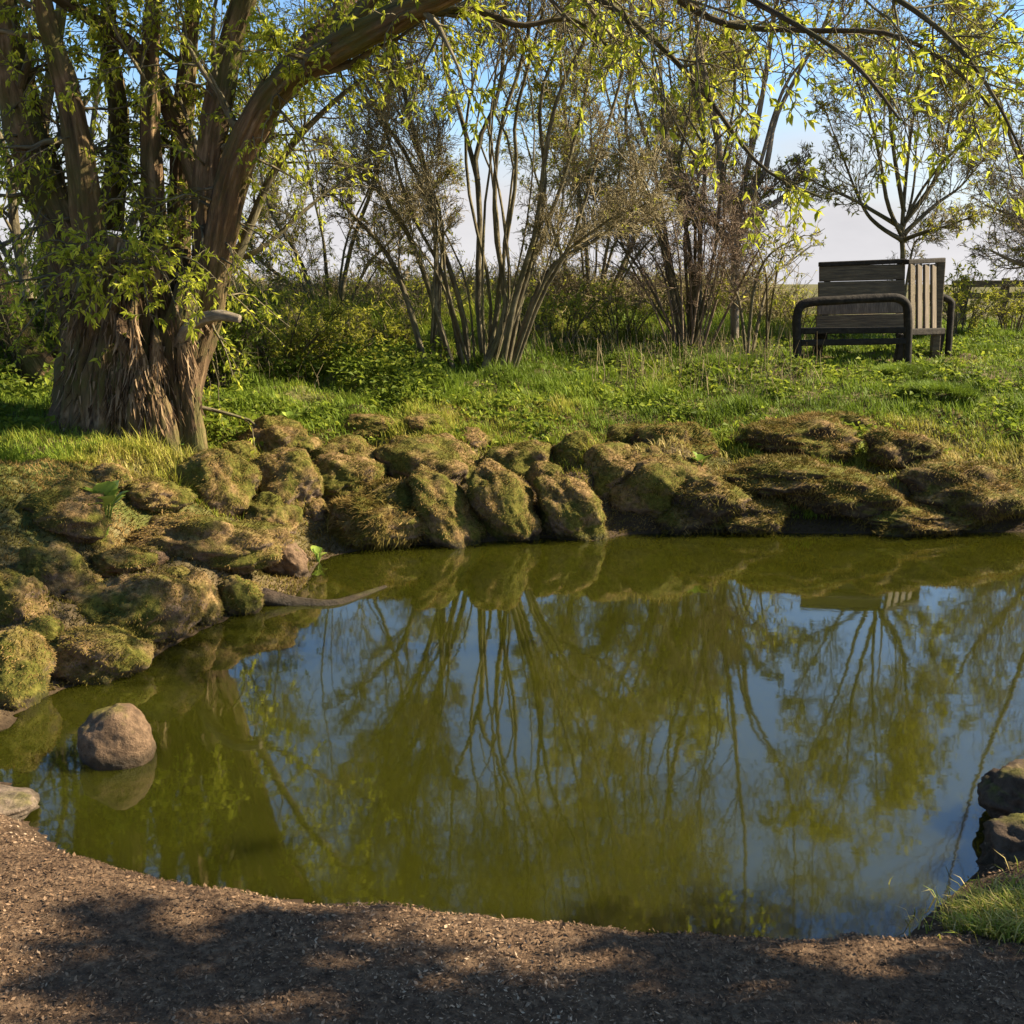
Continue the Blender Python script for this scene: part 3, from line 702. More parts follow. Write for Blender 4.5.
# --- generic many-stemmed tree from pixel stems
def bushy(name, label, Y0, stems_px, rbase, rtop, bark, n1=10, n2=6, n3=4, leaf=None, leaf_keep=.25, leaf_size=.05, L1=.3, ang=38, seed=1, up=.06, group=None, cat='tree', part='stem', rmin=.0042, lper=4, n4=0, extra=0, t0=.25):
    rg = np.random.default_rng(seed)
    b0 = GY(stems_px[0][0][0], Y0)
    o = tree_obj(name, b0, label, cat, group)
    L = []
    allst = [(s, 1.) for s in stems_px]
    for j in range(extra):
        s0 = stems_px[int(rg.integers(len(stems_px)))]; s1 = stems_px[int(rg.integers(len(stems_px)))]
        w_ = rg.random() * .5; m_ = min(len(s0), len(s1))
        allst.append(([(s0[i][0] * (1 - w_) + s1[i][0] * w_ + rg.normal() * 6 * i, s0[i][1] * (1 - w_) + s1[i][1] * w_ + rg.normal() * 5 * (i > 0)) for i in range(m_)], .55))
    for j, (s, fs) in enumerate(allst):
        dy = rg.normal() * .12
        spread = rg.normal() * .6
        rooted = abs(s[0][1] - stems_px[0][0][1]) < 60
        if not rooted and L:
            q = P(s[0][0], s[0][1], Y0); al = np.concatenate([a for a, _ in L[:len(stems_px)]])
            dy = float(al[np.argmin((al[:, 0] - q[0]) ** 2 + (al[:, 2] - q[2]) ** 2), 1]) - Y0
        if s[-1][1] < -90:
            s = s + [(s[-1][0] + (s[-1][0] - s[-2][0]) * .8, s[-1][1] - 260)]
        pts = [P(a, b_, Y0 + dy + spread * (k / max(len(s) - 1, 1))) for k, (a, b_) in enumerate(s)]
        if rooted:      # rooted stems reach into the ground
            q = pts[0].copy(); pts[0][2] = float(hgt(q[:1], q[1:2])[0]) - .08
        f = (.6 + .6 * rg.random()) * fs
        L.append(stem(pts, rbase * f, rtop * f, 18))
    parts_from(o, L, bark, [part] * len(L), 9, .14, seed * 31)
    A, AR = stk(L, 14)
    a1, r1 = sprout(A, AR, n1, t0, 1, ang, L1, 8, .13, up, .42, rmin, rg, tp=.75)
    a2, r2 = sprout(a1, r1, n2, .2, 1, ang, .5, 6, .16, up * .6, .6, rmin * .8, rg)
    a3, r3 = sprout(a2, r2, n3, .2, 1, ang, .55, 5, .2, 0, .65, rmin * .6, rg)
    gr = [(a1, r1, 5), (a2, r2, 4), (a3, r3, 3)]
    if n4:
        a4, r4 = sprout(a3, r3, n4, .2, 1, ang, .6, 4, .2, 0, .7, rmin * .5, rg); gr.append((a4, r4, 3))
    twig_obj(o, gr, bark if bark is not M['bark_mid'] else M['bark_twig'])
    if leaf:
        pk = lambda a, k_: a[rg.random(len(a)) < np.clip(k_ * (.7 + 1.6 * sst(2.6, 5., a[:, -1, 2])) + .35 * sst(3.6, 5.5, a[:, -1, 2]), 0, 1)]
        crown(o, [leaves_on(pk(a3, leaf_keep), lper, leaf_size, rg=rg), leaves_on(pk(a2, leaf_keep * .6), lper, leaf_size, rg=rg)], leaf)
    return o, a3
bushy("many_stemmed_tree", "many-stemmed grey tree fanning out from one clump at the middle of the far bank", 10.5,
      [[(485, 372), (478, 300), (480, 210), (476, 150), (500, 90), (505, 0), (520, -150), (510, -350)],
       [(430, 372), (437, 300), (432, 200), (408, 110), (396, 40), (385, -40), (360, -250)],
       [(470, 372), (462, 310), (440, 240), (415, 170), (378, 110), (350, 40), (330, -120)],
       [(478, 180), (462, 120), (445, 60), (440, -40), (425, -260)],
       [(490, 372), (500, 280), (516, 180), (515, 120), (530, 60), (548, -20), (560, -200), (545, -380)],
       [(500, 370), (515, 300), (536, 230), (546, 150), (560, 90), (592, 20), (620, -120), (640, -300)],
       [(506, 368), (524, 290), (560, 190), (582, 110), (595, 40), (610, -60), (650, -220)],
       [(508, 340), (545, 275), (598, 238), (636, 205), (660, 150)],
       [(455, 345), (420, 262), (390, 205), (355, 172), (318, 150)],
       [(428, 330), (396, 270), (350, 212), (316, 180)],
       [(488, 372), (490, 290), (470, 200), (466, 120), (480, 40), (470, -100), (480, -300)],
       [(512, 368), (540, 300), (572, 240), (600, 150), (625, 60), (640, -60), (680, -200)],
       [(465, 370), (445, 280), (410, 210), (385, 130), (350, 70), (320, -60)],
       [(480, 372), (505, 310), (495, 220), (500, 130), (530, 20), (525, -180)],
       [(494, 370), (526, 280), (545, 190), (540, 100), (570, 0), (580, -200)]],
      .029, .008, M['bark_mid'], 20, 9, 7, M['leaf_pale'], .04, .045, .19, 38, 3, n4=2, extra=13, t0=.33)
# --- thicket right of it
bushy("grey_thicket_tree", "tall slim-stemmed tree right of the many-stemmed tree, yellow-green at its top", 12.6,
      [[(690, 322), (668, 250), (655, 170), (632, 90), (620, 0), (610, -150), (600, -300)],
       [(684, 322), (662, 240), (640, 180), (625, 120), (640, 30), (650, -120)],
       [(695, 322), (690, 250), (668, 150), (660, 60), (668, -60), (680, -260)],
       [(700, 322), (700, 240), (705, 150), (690, 60), (700, -60), (720, -260)],
       [(692, 322), (715, 250), (722, 170), (735, 90), (730, -20), (760, -200)],
       [(686, 322), (640, 270), (610, 230), (585, 180)]],
      .03, .007, M['bark_mid'], 19, 9, 7, M['leaf_pale'], .08, .048, .2, 40, 4, n4=2, extra=9, t0=.33)
bushy("pale_trunk_tree", "pale-trunked tree forking above its trunk, left of the bench", 13.0,
      [[(736, 318), (735, 262), (738, 215), (748, 165), (760, 110), (772, 30), (790, -80), (800, -260)],
       [(738, 225), (722, 180), (716, 120), (700, 50), (690, -80), (690, -250)],
       [(742, 205), (765, 170), (775, 120), (800, 70), (830, 10), (850, -100)],
       [(736, 240), (755, 215), (785, 195), (800, 165)],
       [(736, 250), (715, 225), (690, 205), (670, 170)]],
      .055, .01, M['bark_pale'], 20, 8, 6, M['leaf_pale'], .1, .048, .22, 42, 5, n4=2, extra=5)
bushy("brown_twig_shrub", "dense brown leafless shrub around the foot of the slim-stemmed tree", 12.3,
      [[(690, 322), (700, 280), (705, 230), (695, 190)], [(680, 322), (665, 280), (640, 240), (620, 215)], [(685, 322), (680, 270), (672, 220), (660, 190)],
       [(700, 322), (720, 285), (728, 240), (735, 205)], [(676, 322), (645, 290), (612, 262), (590, 245)], [(694, 322), (690, 280), (685, 235), (690, 200)],
       [(705, 322), (735, 295), (752, 262), (765, 240)], [(682, 322), (655, 290), (638, 260), (630, 225)]],
      .017, .005, M['bark_brown'], 11, 6, 5, None, 0, .04, .36, 42, 6, cat='shrub', n4=2, extra=3)
bushy("thin_sapling", "thin leaning sapling with few leaves between the pale-trunked tree and the bench", 11.9,
      [[(748, 336), (740, 305), (730, 280), (722, 262)], [(748, 336), (752, 300), (760, 270), (775, 250), (805, 235)], [(752, 310), (768, 285), (790, 262), (812, 245)]],
      .02, .005, M['bark_mid'], 7, 4, 3, M['leaf_pale'], .3, .06, .3, 40, 7, cat='sapling')
bushy("thin_sapling", "short upright sapling standing just left of the bench's backrest", 12.4,
      [[(768, 330), (767, 295), (765, 270), (758, 245), (762, 220)], [(767, 290), (778, 268), (790, 255)]],
      .02, .005, M['bark_mid'], 7, 4, 3, M['leaf_pale'], .3, .06, .3, 40, 8, cat='sapling')
# --- young tree behind the bench
bushy("young_tree", "young bare-twigged tree with a short trunk right behind the bench", 13.6,
      [[(903, 300), (903, 262), (902, 232), (905, 190), (910, 140), (918, 90), (930, 30), (940, -60)],
       [(902, 236), (888, 205), (880, 160), (868, 110), (850, 60), (840, -20)],
       [(902, 228), (880, 215), (850, 198), (820, 185), (800, 172)],
       [(905, 220), (925, 185), (955, 150), (985, 125), (1005, 105)],
       [(904, 234), (935, 205), (962, 185), (990, 150)],
       [(904, 212), (895, 160), (890, 110), (895, 50), (890, -30)],
       [(904, 240), (925, 232), (950, 225), (975, 215)],
       [(903, 225), (935, 180), (950, 120), (965, 60), (980, 0)],
       [(902, 240), (878, 225), (862, 205), (840, 150), (825, 110)]],
      .032, .005, M['bark_mid'], 18, 9, 6, M['leaf_pale'], .14, .055, .28, 40, 9, lper=3, extra=5)
bushy("edge_tree", "pale twiggy tree leaning in from the right picture edge", 14.5,
      [[(1085, 300), (1070, 240), (1040, 190), (1015, 150), (1000, 100)], [(1085, 300), (1060, 250), (1020, 220), (985, 205)], [(1088, 300), (1080, 220), (1070, 120), (1050, 20), (1040, -100)],
       [(1085, 300), (1050, 275), (1015, 262), (990, 250)], [(1088, 300), (1100, 200), (1110, 80), (1130, -80)]],
      .05, .01, M['bark_pale'], 18, 9, 5, M['leaf_pale'], .12, .055, .3, 40, 10, lper=3, extra=5)
# --- trees behind on the left
bushy("background_tree", "bare twiggy tree against the sky between the old tree and the many-stemmed tree", 14.5,
      [[(330, 320), (325, 250), (310, 180), (300, 100), (305, 0), (300, -160)], [(335, 320), (350, 250), (375, 180), (390, 100), (395, 0), (410, -150)],
       [(328, 320), (300, 260), (270, 210), (255, 140), (240, 60)], [(338, 320), (365, 270), (400, 230), (425, 180)], [(332, 320), (290, 285), (262, 262), (240, 230)]],
      .03, .008, M['bark_mid'], 18, 9, 6, M['leaf_pale'], .25, .055, .26, 40, 11, n4=2, extra=5)
bushy("background_tree", "twiggy tree with sparse leaves behind the old tree's stems", 13.,
      [[(60, 330), (50, 230), (30, 130), (10, 20), (0, -150)], [(62, 330), (80, 220), (95, 110), (110, 0), (130, -160)], [(66, 330), (120, 250), (160, 150), (190, 40), (200, -120)],
       [(58, 330), (10, 260), (-40, 180), (-70, 80)], [(70, 330), (150, 270), (210, 190), (240, 100)]],
      .06, .012, M['bark_mid'], 11, 6, 5, M['leaf_big'], .5, .06, .32, 42, 12)
bushy("background_tree", "twiggy tree far back between the many-stemmed and the slim-stemmed tree", 16.,
      [[(590, 310), (585, 230), (570, 150), (560, 60), (565, -60), (560, -220)], [(592, 310), (610, 230), (620, 150), (600, 60), (590, -80)],
       [(588, 310), (560, 250), (540, 190), (520, 120)], [(594, 310), (625, 260), (650, 210), (680, 150), (700, 80)]],
      .045, .01, M['bark_mid'], 18, 8, 6, M['leaf_pale'], .35, .06, .26, 40, 13, n4=2, extra=6)

# --- low shrubs of the undergrowth
def shrub(px, Yd, hh, ww, nst, leafm, keep, bark, label, seed, size=.05, name='shrub', per=5):
    rg = np.random.default_rng(seed)
    b0 = GY(px, Yd)
    o = empty(name, b0, label, 'shrub', 'undergrowth shrubs behind the bank')
    L = []
    for j in range(nst):
        a = rg.random() * 6.283; rad = ww * (.25 + .75 * rg.random()); h_ = hh * (.55 + .5 * rg.random())
        p0 = b0 + [math.cos(a) * rad * .25, math.sin(a) * rad * .25, -.06]
        p1 = b0 + [math.cos(a) * rad * .5, math.sin(a) * rad * .5, h_ * .5]; p2 = b0 + [math.cos(a) * rad, math.sin(a) * rad, h_]
        L.append(stem([p0, p1, p2], .011, .003, 10))
    A, AR = stk(L, 10)
    a1, r1 = sprout(A, AR, 9, .15, 1, 45, .38, 6, .16, .04, .5, .0028, rg); a2, r2 = sprout(a1, r1, 5, .15, 1, 45, .5, 5, .2, 0, .6, .002, rg)
    twig_obj(o, [(A, AR, 6), (a1, r1, 4), (a2, r2, 3)], bark, 'stem_clump')
    if keep > 0: crown(o, [leaves_on(a2, per, size, keep=keep, rg=rg), leaves_on(a1, per, size, keep=keep, rg=rg)], leafm, 'foliage')
SH = [(20, 9.4, 1.0, .9, 22, 'leaf_dark', .9, "dark leafy shrub at the left picture edge beneath the leaning trunk"),
      (215, 9.6, .8, .6, 16, 'leaf_dark', .8, "green leafy shrub tucked behind the old tree's right side"),
      (275, 10.4, .75, .7, 18, 'leaf_pale', .5, "low green shrub below the old tree's slender side branches"),
      (340, 11.0, .5, .6, 12, 'leaf_pale', .5, "yellowish shrub left of the many-stemmed tree"),
      (395, 11.6, .6, .5, 12, 'leaf_pale', .5, "taller leafy shrub just left of the many-stemmed tree's foot"),
      (300, 12.6, .75, .9, 13, 'leaf_pale', .4, "twiggy half-leafed shrub further back between the two left trees"),
      (560, 12.6, .6, .8, 12, 'leaf_pale', .4, "twiggy pale shrub right of the many-stemmed tree's foot"),
      (620, 13.2, .65, .9, 12, 'leaf_pale', .35, "pale shrub behind the brown leafless shrub's left side"),
      (500, 13.5, .65, .9, 11, 'leaf_pale', .4, "pale shrub seen between the stems of the many-stemmed tree"),
      (420, 14.0, .8, 1.1, 13, 'leaf_pale', .35, "large pale shrub far back left of the many-stemmed tree"),
      (800, 14.5, .5, .6, 12, 'leaf_pale', .25, "small twiggy shrub in front of the pale sky left of the bench"),
      (962, 14.0, .75, .5, 12, 'leaf_pale', .35, "leafy low shrub right of the bench beside the fence"),
      (1015, 15., .7, .8, 14, 'leaf_pale', .35, "twiggy low shrub at the right picture edge behind the fence"),
      (120, 11.6, 1.3, 1.3, 24, 'leaf_dark', .7, "tall dark shrub filling the gap behind the old tree's trunk")]
for k, (px, Yd, hh, ww, nst, lm, kp, lab) in enumerate(SH):
    shrub(px, Yd, hh, ww, nst, M[lm], kp, M['bark_mid'], lab, 200 + k, .055)

# waist-high scrub on the crest, reads as one mass
rg = np.random.default_rng(78)
nst = 1500
by = 15.2 + 2.5 * rg.random(nst); bx = (-.62 + .87 * rg.random(nst)) * by; bz = hgt(bx, by)
hh = (.45 + .35 * fb2(bx, by, .6, 2, 8) + rg.random(nst) * .25) * np.where(bx > .22 * by, .6, 1.)
pts = np.stack([np.stack([bx + rg.normal(size=nst) * .2 * t, by + rg.normal(size=nst) * .2 * t, bz - .05 + hh * t], -1) for t in np.linspace(0, 1, 5)], 1)
rad = np.linspace(.009, .004, 5)[None].repeat(nst, 0)
a1, r1 = sprout(pts, rad, 8, .1, 1, 40, .45, 5, .15, .05, .5, .0045, rg); a2, r2 = sprout(a1, r1, 4, .2, 1, 40, .5, 4, .2, 0, .6, .004, rg)
Vv, Ff, Bk = join([tubes(pts, rad, 4), tubes(a1, r1, 3), tubes(a2, r2, 3)])
o = tag(mk("crest_scrub", Vv, Ff, M['bark_twig'], bark=Bk), "pale waist-high scrub along the crest behind the trees", "scrub", kind='stuff')
Vl, Fl, rl = leaves_on(a2, 3, .04, keep=.35, rg=rg)
mk("foliage", Vl, Fl, M['leaf_pale'], o, smooth=False, rnd=rl)
# far hedge line, reads as one mass
rg = np.random.default_rng(77)
nst = 900
bx = rg.uniform(-32, 6, nst); by = 30 + rg.normal(size=nst) * 1.5; bz = hgt(bx, by)
hh = .5 + .5 * fb2(bx, by, .25, 2, 8) + rg.random(nst) * .3
pts = np.stack([np.stack([bx + rg.normal(size=nst) * .3 * t, by + rg.normal(size=nst) * .3 * t, bz - .1 + hh * t], -1) for t in np.linspace(0, 1, 5)], 1)
rad = np.linspace(.03, .008, 5)[None].repeat(nst, 0)
a1, r1 = sprout(pts, rad, 8, .1, 1, 40, .4, 5, .15, .05, .5, .008, rg); a2, r2 = sprout(a1, r1, 4, .2, 1, 40, .5, 4, .2, 0, .6, .006, rg)
Vv, Ff, Bk = join([tubes(pts, rad, 4), tubes(a1, r1, 3), tubes(a2, r2, 3)])
tag(mk("distant_hedgerow", Vv, Ff, M['bark_twig'], bark=Bk), "far brown twiggy hedgerow along the skyline behind the trees", "hedgerow", kind='stuff')

# ------------------------------------------------------------------ bench
def bar(p, q, w, h, up=(0, 0, 1)):
    p = np.asarray(p, float); q = np.asarray(q, float); d = nrm(q - p); u = np.asarray(up, float)
    s = nrm(np.cross(d, u)); u = np.cross(s, d)
    V = [c + s * a * w / 2 + u * b_ * h / 2 for c in (p, q) for a, b_ in ((-1, -1), (1, -1), (1, 1), (-1, 1))]
    return np.array(V), np.array([[0, 3, 2, 1], [4, 5, 6, 7], [0, 1, 5, 4], [1, 2, 6, 5], [2, 3, 7, 6], [3, 0, 4, 7]])
def bevel(o, w=.008):
    md = o.modifiers.new("bevel", 'BEVEL'); md.width = w; md.segments = 2; return o
BY = 11.1
bg = GY(860, BY + .3)
be = empty("park_bench", bg, "dark timber bench with looped arm rails standing on the grass by the pond", "bench")
def bpart(name, p, q, w, h, material, up=(0, 0, 1), bev=.01):
    V, F = bar(p, q, w, h, up); return bevel(mk(name, V, F, material, be, smooth=False), bev)
def bmulti(name, lst):
    V = np.concatenate([a for a, _, _ in lst]); F = np.concatenate([f + 8 * k for k, (_, f, _) in enumerate(lst)])
    o = mk(name, V, F, M['plank'], be, smooth=False); o.data.materials.append(M['plank_pale'])
    o.data.polygons.foreach_set("material_index", np.repeat([p for _, _, p in lst], 6).astype(np.int32)); return bevel(o, .006)
def gfoot(px, Y_): g = GY(px, Y_); return g - np.array([0, 0, .06])
def loop(pix, Y_, r, foot0=True, foot1=True, n=60):
    pts = [P(a, b_, Y_) for a, b_ in pix]
    if foot0: pts[0] = np.array([pts[0][0], Y_, gfoot(pix[0][0], Y_)[2]])
    if foot1: pts[-1] = np.array([pts[-1][0], Y_, gfoot(pix[-1][0], Y_)[2]])
    C = catmull(pts, n); V, F, Bk = tubes(C[None], np.full((1, n), r * .74), 14, .1, 9, cap=True)
    return mk("arm_rail", V, F, M['timber'], be)
loop([(799, 352), (797, 335), (797, 318), (801, 306), (814, 302), (845, 300), (880, 298), (897, 298), (906, 304), (908, 316), (908, 335), (908, 352)], BY, .058)
loop([(907, 332), (908, 318), (909, 304), (918, 297), (930, 296), (942, 297), (951, 302), (951, 312), (950, 330)], BY + 1.1, .05)
bpart("stretcher", P(800, 343, BY), P(906, 341, BY), .07, .06, M['timber'])
bpart("seat_front", P(800, 331, BY + .02), P(906, 330, BY + .02), .09, .06, M['timber'])
bpart("leg", P(820, 334, BY + .45), gfoot(820, BY + .45), .09, .09, M['timber'], up=(0, 1, 0))
bpart("leg", P(903, 334, BY + .5), gfoot(903, BY + .5), .09, .09, M['timber'], up=(0, 1, 0))
bpart("leg", P(941, 332, BY + 1.1), gfoot(941, BY + 1.1), .08, .08, M['timber'], up=(0, 1, 0))
SEAT, BACK, ENDP = [], [], []
for k in range(3):
    SEAT.append(bar(P(816, 332, BY + .16 + .13 * k), P(903, 331, BY + .16 + .13 * k), .115, .035) + (0,))
bmulti("seat", SEAT)
BB = BY + .55
def bk_y(py): return BB + .12 * (332 - py) / 70
rows = [(266.5, 281.5, 0), (282.3, 298.2, 0), (299, 315, 1), (315.8, 332, 0)]
for a, b_, pale in rows:
    mid = (a + b_) / 2; yy = bk_y(mid); f = (332 - mid) / 70
    p = P(815.5 + 4.5 * f, mid, yy); q = P(904.5, mid - 2.2, yy)
    hpx = (b_ - a); s = np.linalg.norm(P(1, mid, yy) - P(0, mid, yy))
    BACK.append(bar(p, q, .035, hpx * s, (0, .13, 1)) + (pale,))
bmulti("backrest", BACK)
bpart("top_rail", P(819, 264.5, bk_y(264)), P(906, 261, bk_y(264)), .075, .05, M['timber'])
bpart("back_post", P(828, 266, bk_y(266) + .05), P(824, 340, bk_y(340) + .03), .06, .05, M['timber'], up=(0, 1, 0))
bpart("back_post", P(899, 264, bk_y(266) + .05), P(899, 340, bk_y(340) + .03), .06, .05, M['timber'], up=(0, 1, 0))
# panel of upright planks closing the right end
ea, eb = 908, 937
for k in range(4):
    f = (k + .5) / 4; px = ea + (eb - ea) * f; yy = BB + .05 + .42 * f
    s = np.linalg.norm(P(1, 300, yy) - P(0, 300, yy))
    Vb, Fb = bar(P(px, 264, yy), P(px, 331, yy), .03, (eb - ea) / 4 * s * 1.8, up=(.62, .78, 0))
    ENDP.append((Vb, Fb, int(k != 0)))
bmulti("end_panel", ENDP)
bpart("end_post", P(940.5, 261, BB + .5), gfoot(940, BB + .5), .09, .08, M['plank'], up=(0, 1, 0))
bpart("top_rail", P(906, 262, BB + .05), P(943, 260, BB + .52), .07, .05, M['timber'])
bpart("side_stretcher", P(907, 332, BB + .05), P(943, 331, BB + .52), .06, .07, M['timber'])

# fence at the right
fo = empty("rail_fence", GY(985, 17.), "low wooden rail fence beyond the bench at the right picture edge", "fence")
def fpart(n_, p, q, w, h, up=(0, 0, 1)): V, F = bar(p, q, w, h, up); bevel(mk(n_, V, F, M['plank'], fo, smooth=False), .01)
fpart("rail", P(952, 284, 17), P(1070, 283, 17), .05, .1)
fpart("rail", P(952, 296, 17), P(1070, 295, 17), .05, .09)
for px in (965, 1006, 1048): fpart("post", P(px, 278, 17.06), GY(px, 17.06) - [0, 0, .1], .1, .1, up=(0, 1, 0))

# ------------------------------------------------------------------ broad-leaved plants
def plant(px, py, nl, size, label, seed, name="broad_leaved_plant", lm='leaf_broad', zup=.02):
    rg = np.random.default_rng(seed); g = G(px, py); o = empty(name, g, label, 'plant')
    Vs, Fs, Rs, off = [], [], [], 0; st = []
    for k in range(nl):
        a = rg.random() * 6.283; el = .5 + .8 * rg.random(); L = size * (.7 + .6 * rg.random())
        d = np.array([math.cos(a) * math.cos(el), math.sin(a) * math.cos(el), math.sin(el)]); sd_ = nrm(np.cross(d, [0, 0, 1.])); up = np.cross(sd_, d)
        p0 = g - [0, 0, .02]; p1 = g + np.array([0, 0, zup]) + d * L * .5
        st.append((np.stack([p0, p0 * .5 + p1 * .5 - d * L * .1, p1]), np.array([.005, .004, .003])))
        tt = np.linspace(0, 1, 7); wv = np.sin(np.pi * tt ** .8) * .3 * L; wv[-1] = .002; wv[0] = .004
        cen = p1 + d * L * tt[:, None] * .9 - np.array([0, 0, 1.]) * (tt ** 2)[:, None] * L * .3
        rows_ = np.stack([cen - sd_ * wv[:, None] + up * wv[:, None] * .25, cen, cen + sd_ * wv[:, None] + up * wv[:, None] * .25], 1).reshape(-1, 3)
        f = [[i * 3 + c_, i * 3 + c_ + 1, i * 3 + c_ + 4, i * 3 + c_ + 3] for i in range(6) for c_ in (0, 1)]
        Vs.append(rows_); Fs.append(np.array(f) + off); off += len(rows_); Rs.append(np.full(len(rows_), rg.random()))
    A = np.stack([a for a, _ in st]); AR = np.stack([b_ for _, b_ in st])
    Vv, Ff, Bk = tubes(A, AR, 5); mk("stalk", Vv, Ff, M['leaf_broad'], o, rnd=np.full(len(Vv), .3))
    mk("leaf", np.concatenate(Vs), np.concatenate(Fs), M[lm], o, rnd=np.concatenate(Rs))
plant(106, 550, 16, .17, "bright yellow-green broad-leaved plant among the left rocks", 1, zup=.17)
plant(318, 562, 8, .07, "small bright plant at the waterline left of the bushy green boulder", 2)
plant(290, 425, 9, .08, "little leafy plant beside the uppermost left rock", 3)
plant(700, 470, 9, .08, "pale leafy weed on the far bank right of the big brown block", 4)
plant(175, 452, 9, .09, "bright weed at the right foot of the old tree", 5)

# ------------------------------------------------------------------ grass, litter, undergrowth
def scatter(n, x0, x1, y0, y1, rg):
    x = rg.uniform(x0, x1, n); y = rg.uniform(y0, y1, n); return x, y
rg = np.random.default_rng(5)
n = 520000
yy = 6.5 + 13 * rg.random(n) ** 1.5; xx = (rg.random(n) * 2 - 1) * (yy * .52 + .3)
s = sd(xx, yy); nz = fb2(xx, yy, 1.6, 3, 31)
right = sst(-.5, 2.0, xx)
dens = sst(.2 - .1 * right, 1.3 - .5 * right, s + .6 * nz) * (.55 + .45 * sst(-.3, .3, nz))
k = (rg.random(n) < dens) & (s > .12)
xx, yy, s, nz = xx[k], yy[k], s[k], nz[k]; zz = hgt(xx, yy)
pos_ = np.stack([xx, yy, zz - .004], -1)
n2 = fb2(xx, yy, .9, 3, 44); n3 = fb2(xx, yy, 3.5, 2, 46)
ln = (.045 + .05 * sst(-.2, .6, n3) + .06 * sst(2.5, 5, s) * sst(.2, -.8, xx - .5)) * (.5 + rg.random(len(xx)))
n5 = fb2(xx, yy, 2.2, 3, 52); nb = np.exp(-(((xx - 4.) / 1.3) ** 2 + ((yy - 11.2) / 1.1) ** 2)); ln = ln * (1 + (1.1 * sst(.3, .8, n5) + 2.6 * sst(12.2, 14.5, yy) * sst(4., 2., xx - .3 * (yy - 12))) * (1 - nb)) * (1 - .4 * nb)
rd = .38 + .4 * n2 - .12 * sst(0, 3, xx) + .32 * (rg.random(len(xx)) - .5) + .42 * sst(1.7, .5, s)
V, F, r = blades(pos_, np.array([[0, 0, 1.]]).repeat(len(xx), 0), ln, .006 + .0035 * (yy - 6) / 6, .3 + 1.1 * rg.random(len(xx)), rg=rg, rnd=rd)
tag(mk("bank_grass", V, F, M['grass'], rnd=r), "short green and straw-coloured grass covering the far bank", "grass", kind='stuff')

n = 360000
yy = 3.9 + 6.5 * rg.random(n); xx = (rg.random(n) * 2 - 1) * (yy * .52 + .3)
s = sd(xx, yy); nz = fb2(xx, yy, 2.4, 3, 83)
k = (s > .02) & (s < 2.6) & (nearw(xx, yy) < .3) & (rg.random(n) < sst(2.6, 1.1, s) * (.7 + .3 * sst(-.3, .3, nz)))
xx, yy, nz = xx[k], yy[k], nz[k]; zz = hgt(xx, yy); n = len(xx); e_ = .02
gx = (hgt(xx + e_, yy) - zz) / e_; gy = (hgt(xx, yy + e_) - zz) / e_
nn = nrm(np.stack([-gx, -gy, np.ones(n)], -1))
V, F, r = blades(np.stack([xx, yy, zz - .003], -1), nrm(nn + .25 * rg.normal(size=nn.shape)), .018 + .024 * rg.random(n), np.full(n, .0055), .4 + rg.random(n), rg=rg, rnd=.42 + .5 * nz + .35 * (rg.random(n) - .5))
tag(mk("bank_moss", V, F, M['moss'], rnd=r), "brown-green moss fibres covering the earth between the rocks", "moss", kind='stuff')

# grass tuft at the lower right corner
g = G(975, 930)
o = empty("grass_tuft", g, "sunlit pale-green grass tuft at the lower right water edge", "grass tuft")
n = 2600
a = rg.random(n) * 6.283; r_ = np.sqrt(rg.random(n)); x = g[0] + .03 + np.cos(a) * r_ * .14 + .05; y = g[1] + np.sin(a) * r_ * .12 + .02
x = np.concatenate([x, g[0] + .15 + rg.normal(size=900) * .1]); y = np.concatenate([y, g[1] + .05 + rg.normal(size=900) * .1]); n = len(x)
z = np.maximum(hgt(x, y), 0)
V, F, r = blades(np.stack([x, y, z], -1), np.array([[0, 0, 1.]]).repeat(n, 0), .02 + .06 * rg.random(n) ** 1.5, np.full(n, .0045), .5 + 1.4 * rg.random(n), rg=rg, rnd=.4 + .6 * rg.random(n))
mk("grass_blade", V, F, M['grass'], o, rnd=r)

# wood chips and leaf litter on the near bank
n = 220000
x, y = scatter(n, -2.4, 2.6, 1.75, 4.1, rg)
s = sd(x, y); k = (rg.random(n) < sst(.0, .13, s) + .12) & (s > .005) & (nearw(x, y) > .5) & (np.abs(x) < y * .52 + .35); x, y = x[k], y[k]; n = len(x); z = hgt(x, y)
a = rg.random(n) * 6.283; tl = rg.normal(size=n) * .45
d = np.stack([np.cos(a), np.sin(a), np.sin(tl)], -1); sdv = nrm(np.cross(d, np.stack([rg.normal(size=n) * .4, rg.normal(size=n) * .4, np.ones(n)], -1)))
L = .0025 + .0055 * rg.random(n) ** 3; Wd = L * (.25 + .4 * rg.random(n)); c = np.stack([x, y, z + .002 + .006 * rg.random(n)], -1)
V = np.stack([c - d * L[:, None], c + sdv * Wd[:, None], c + d * L[:, None], c - sdv * Wd[:, None]], 1).reshape(-1, 3)
k4 = np.arange(n)[:, None] * 4
tag(mk("wood_chips", V, k4 + np.array([[0, 1, 2, 3]]), M['chip'], smooth=False, rnd=np.repeat(np.clip(rg.random(n) ** 1.4 * (.78 + .5 * fb2(x, y, 2.6, 3, 17)), 0, 1), 4)), "brown wood chips and litter covering the near shore", "wood chips", kind='stuff')

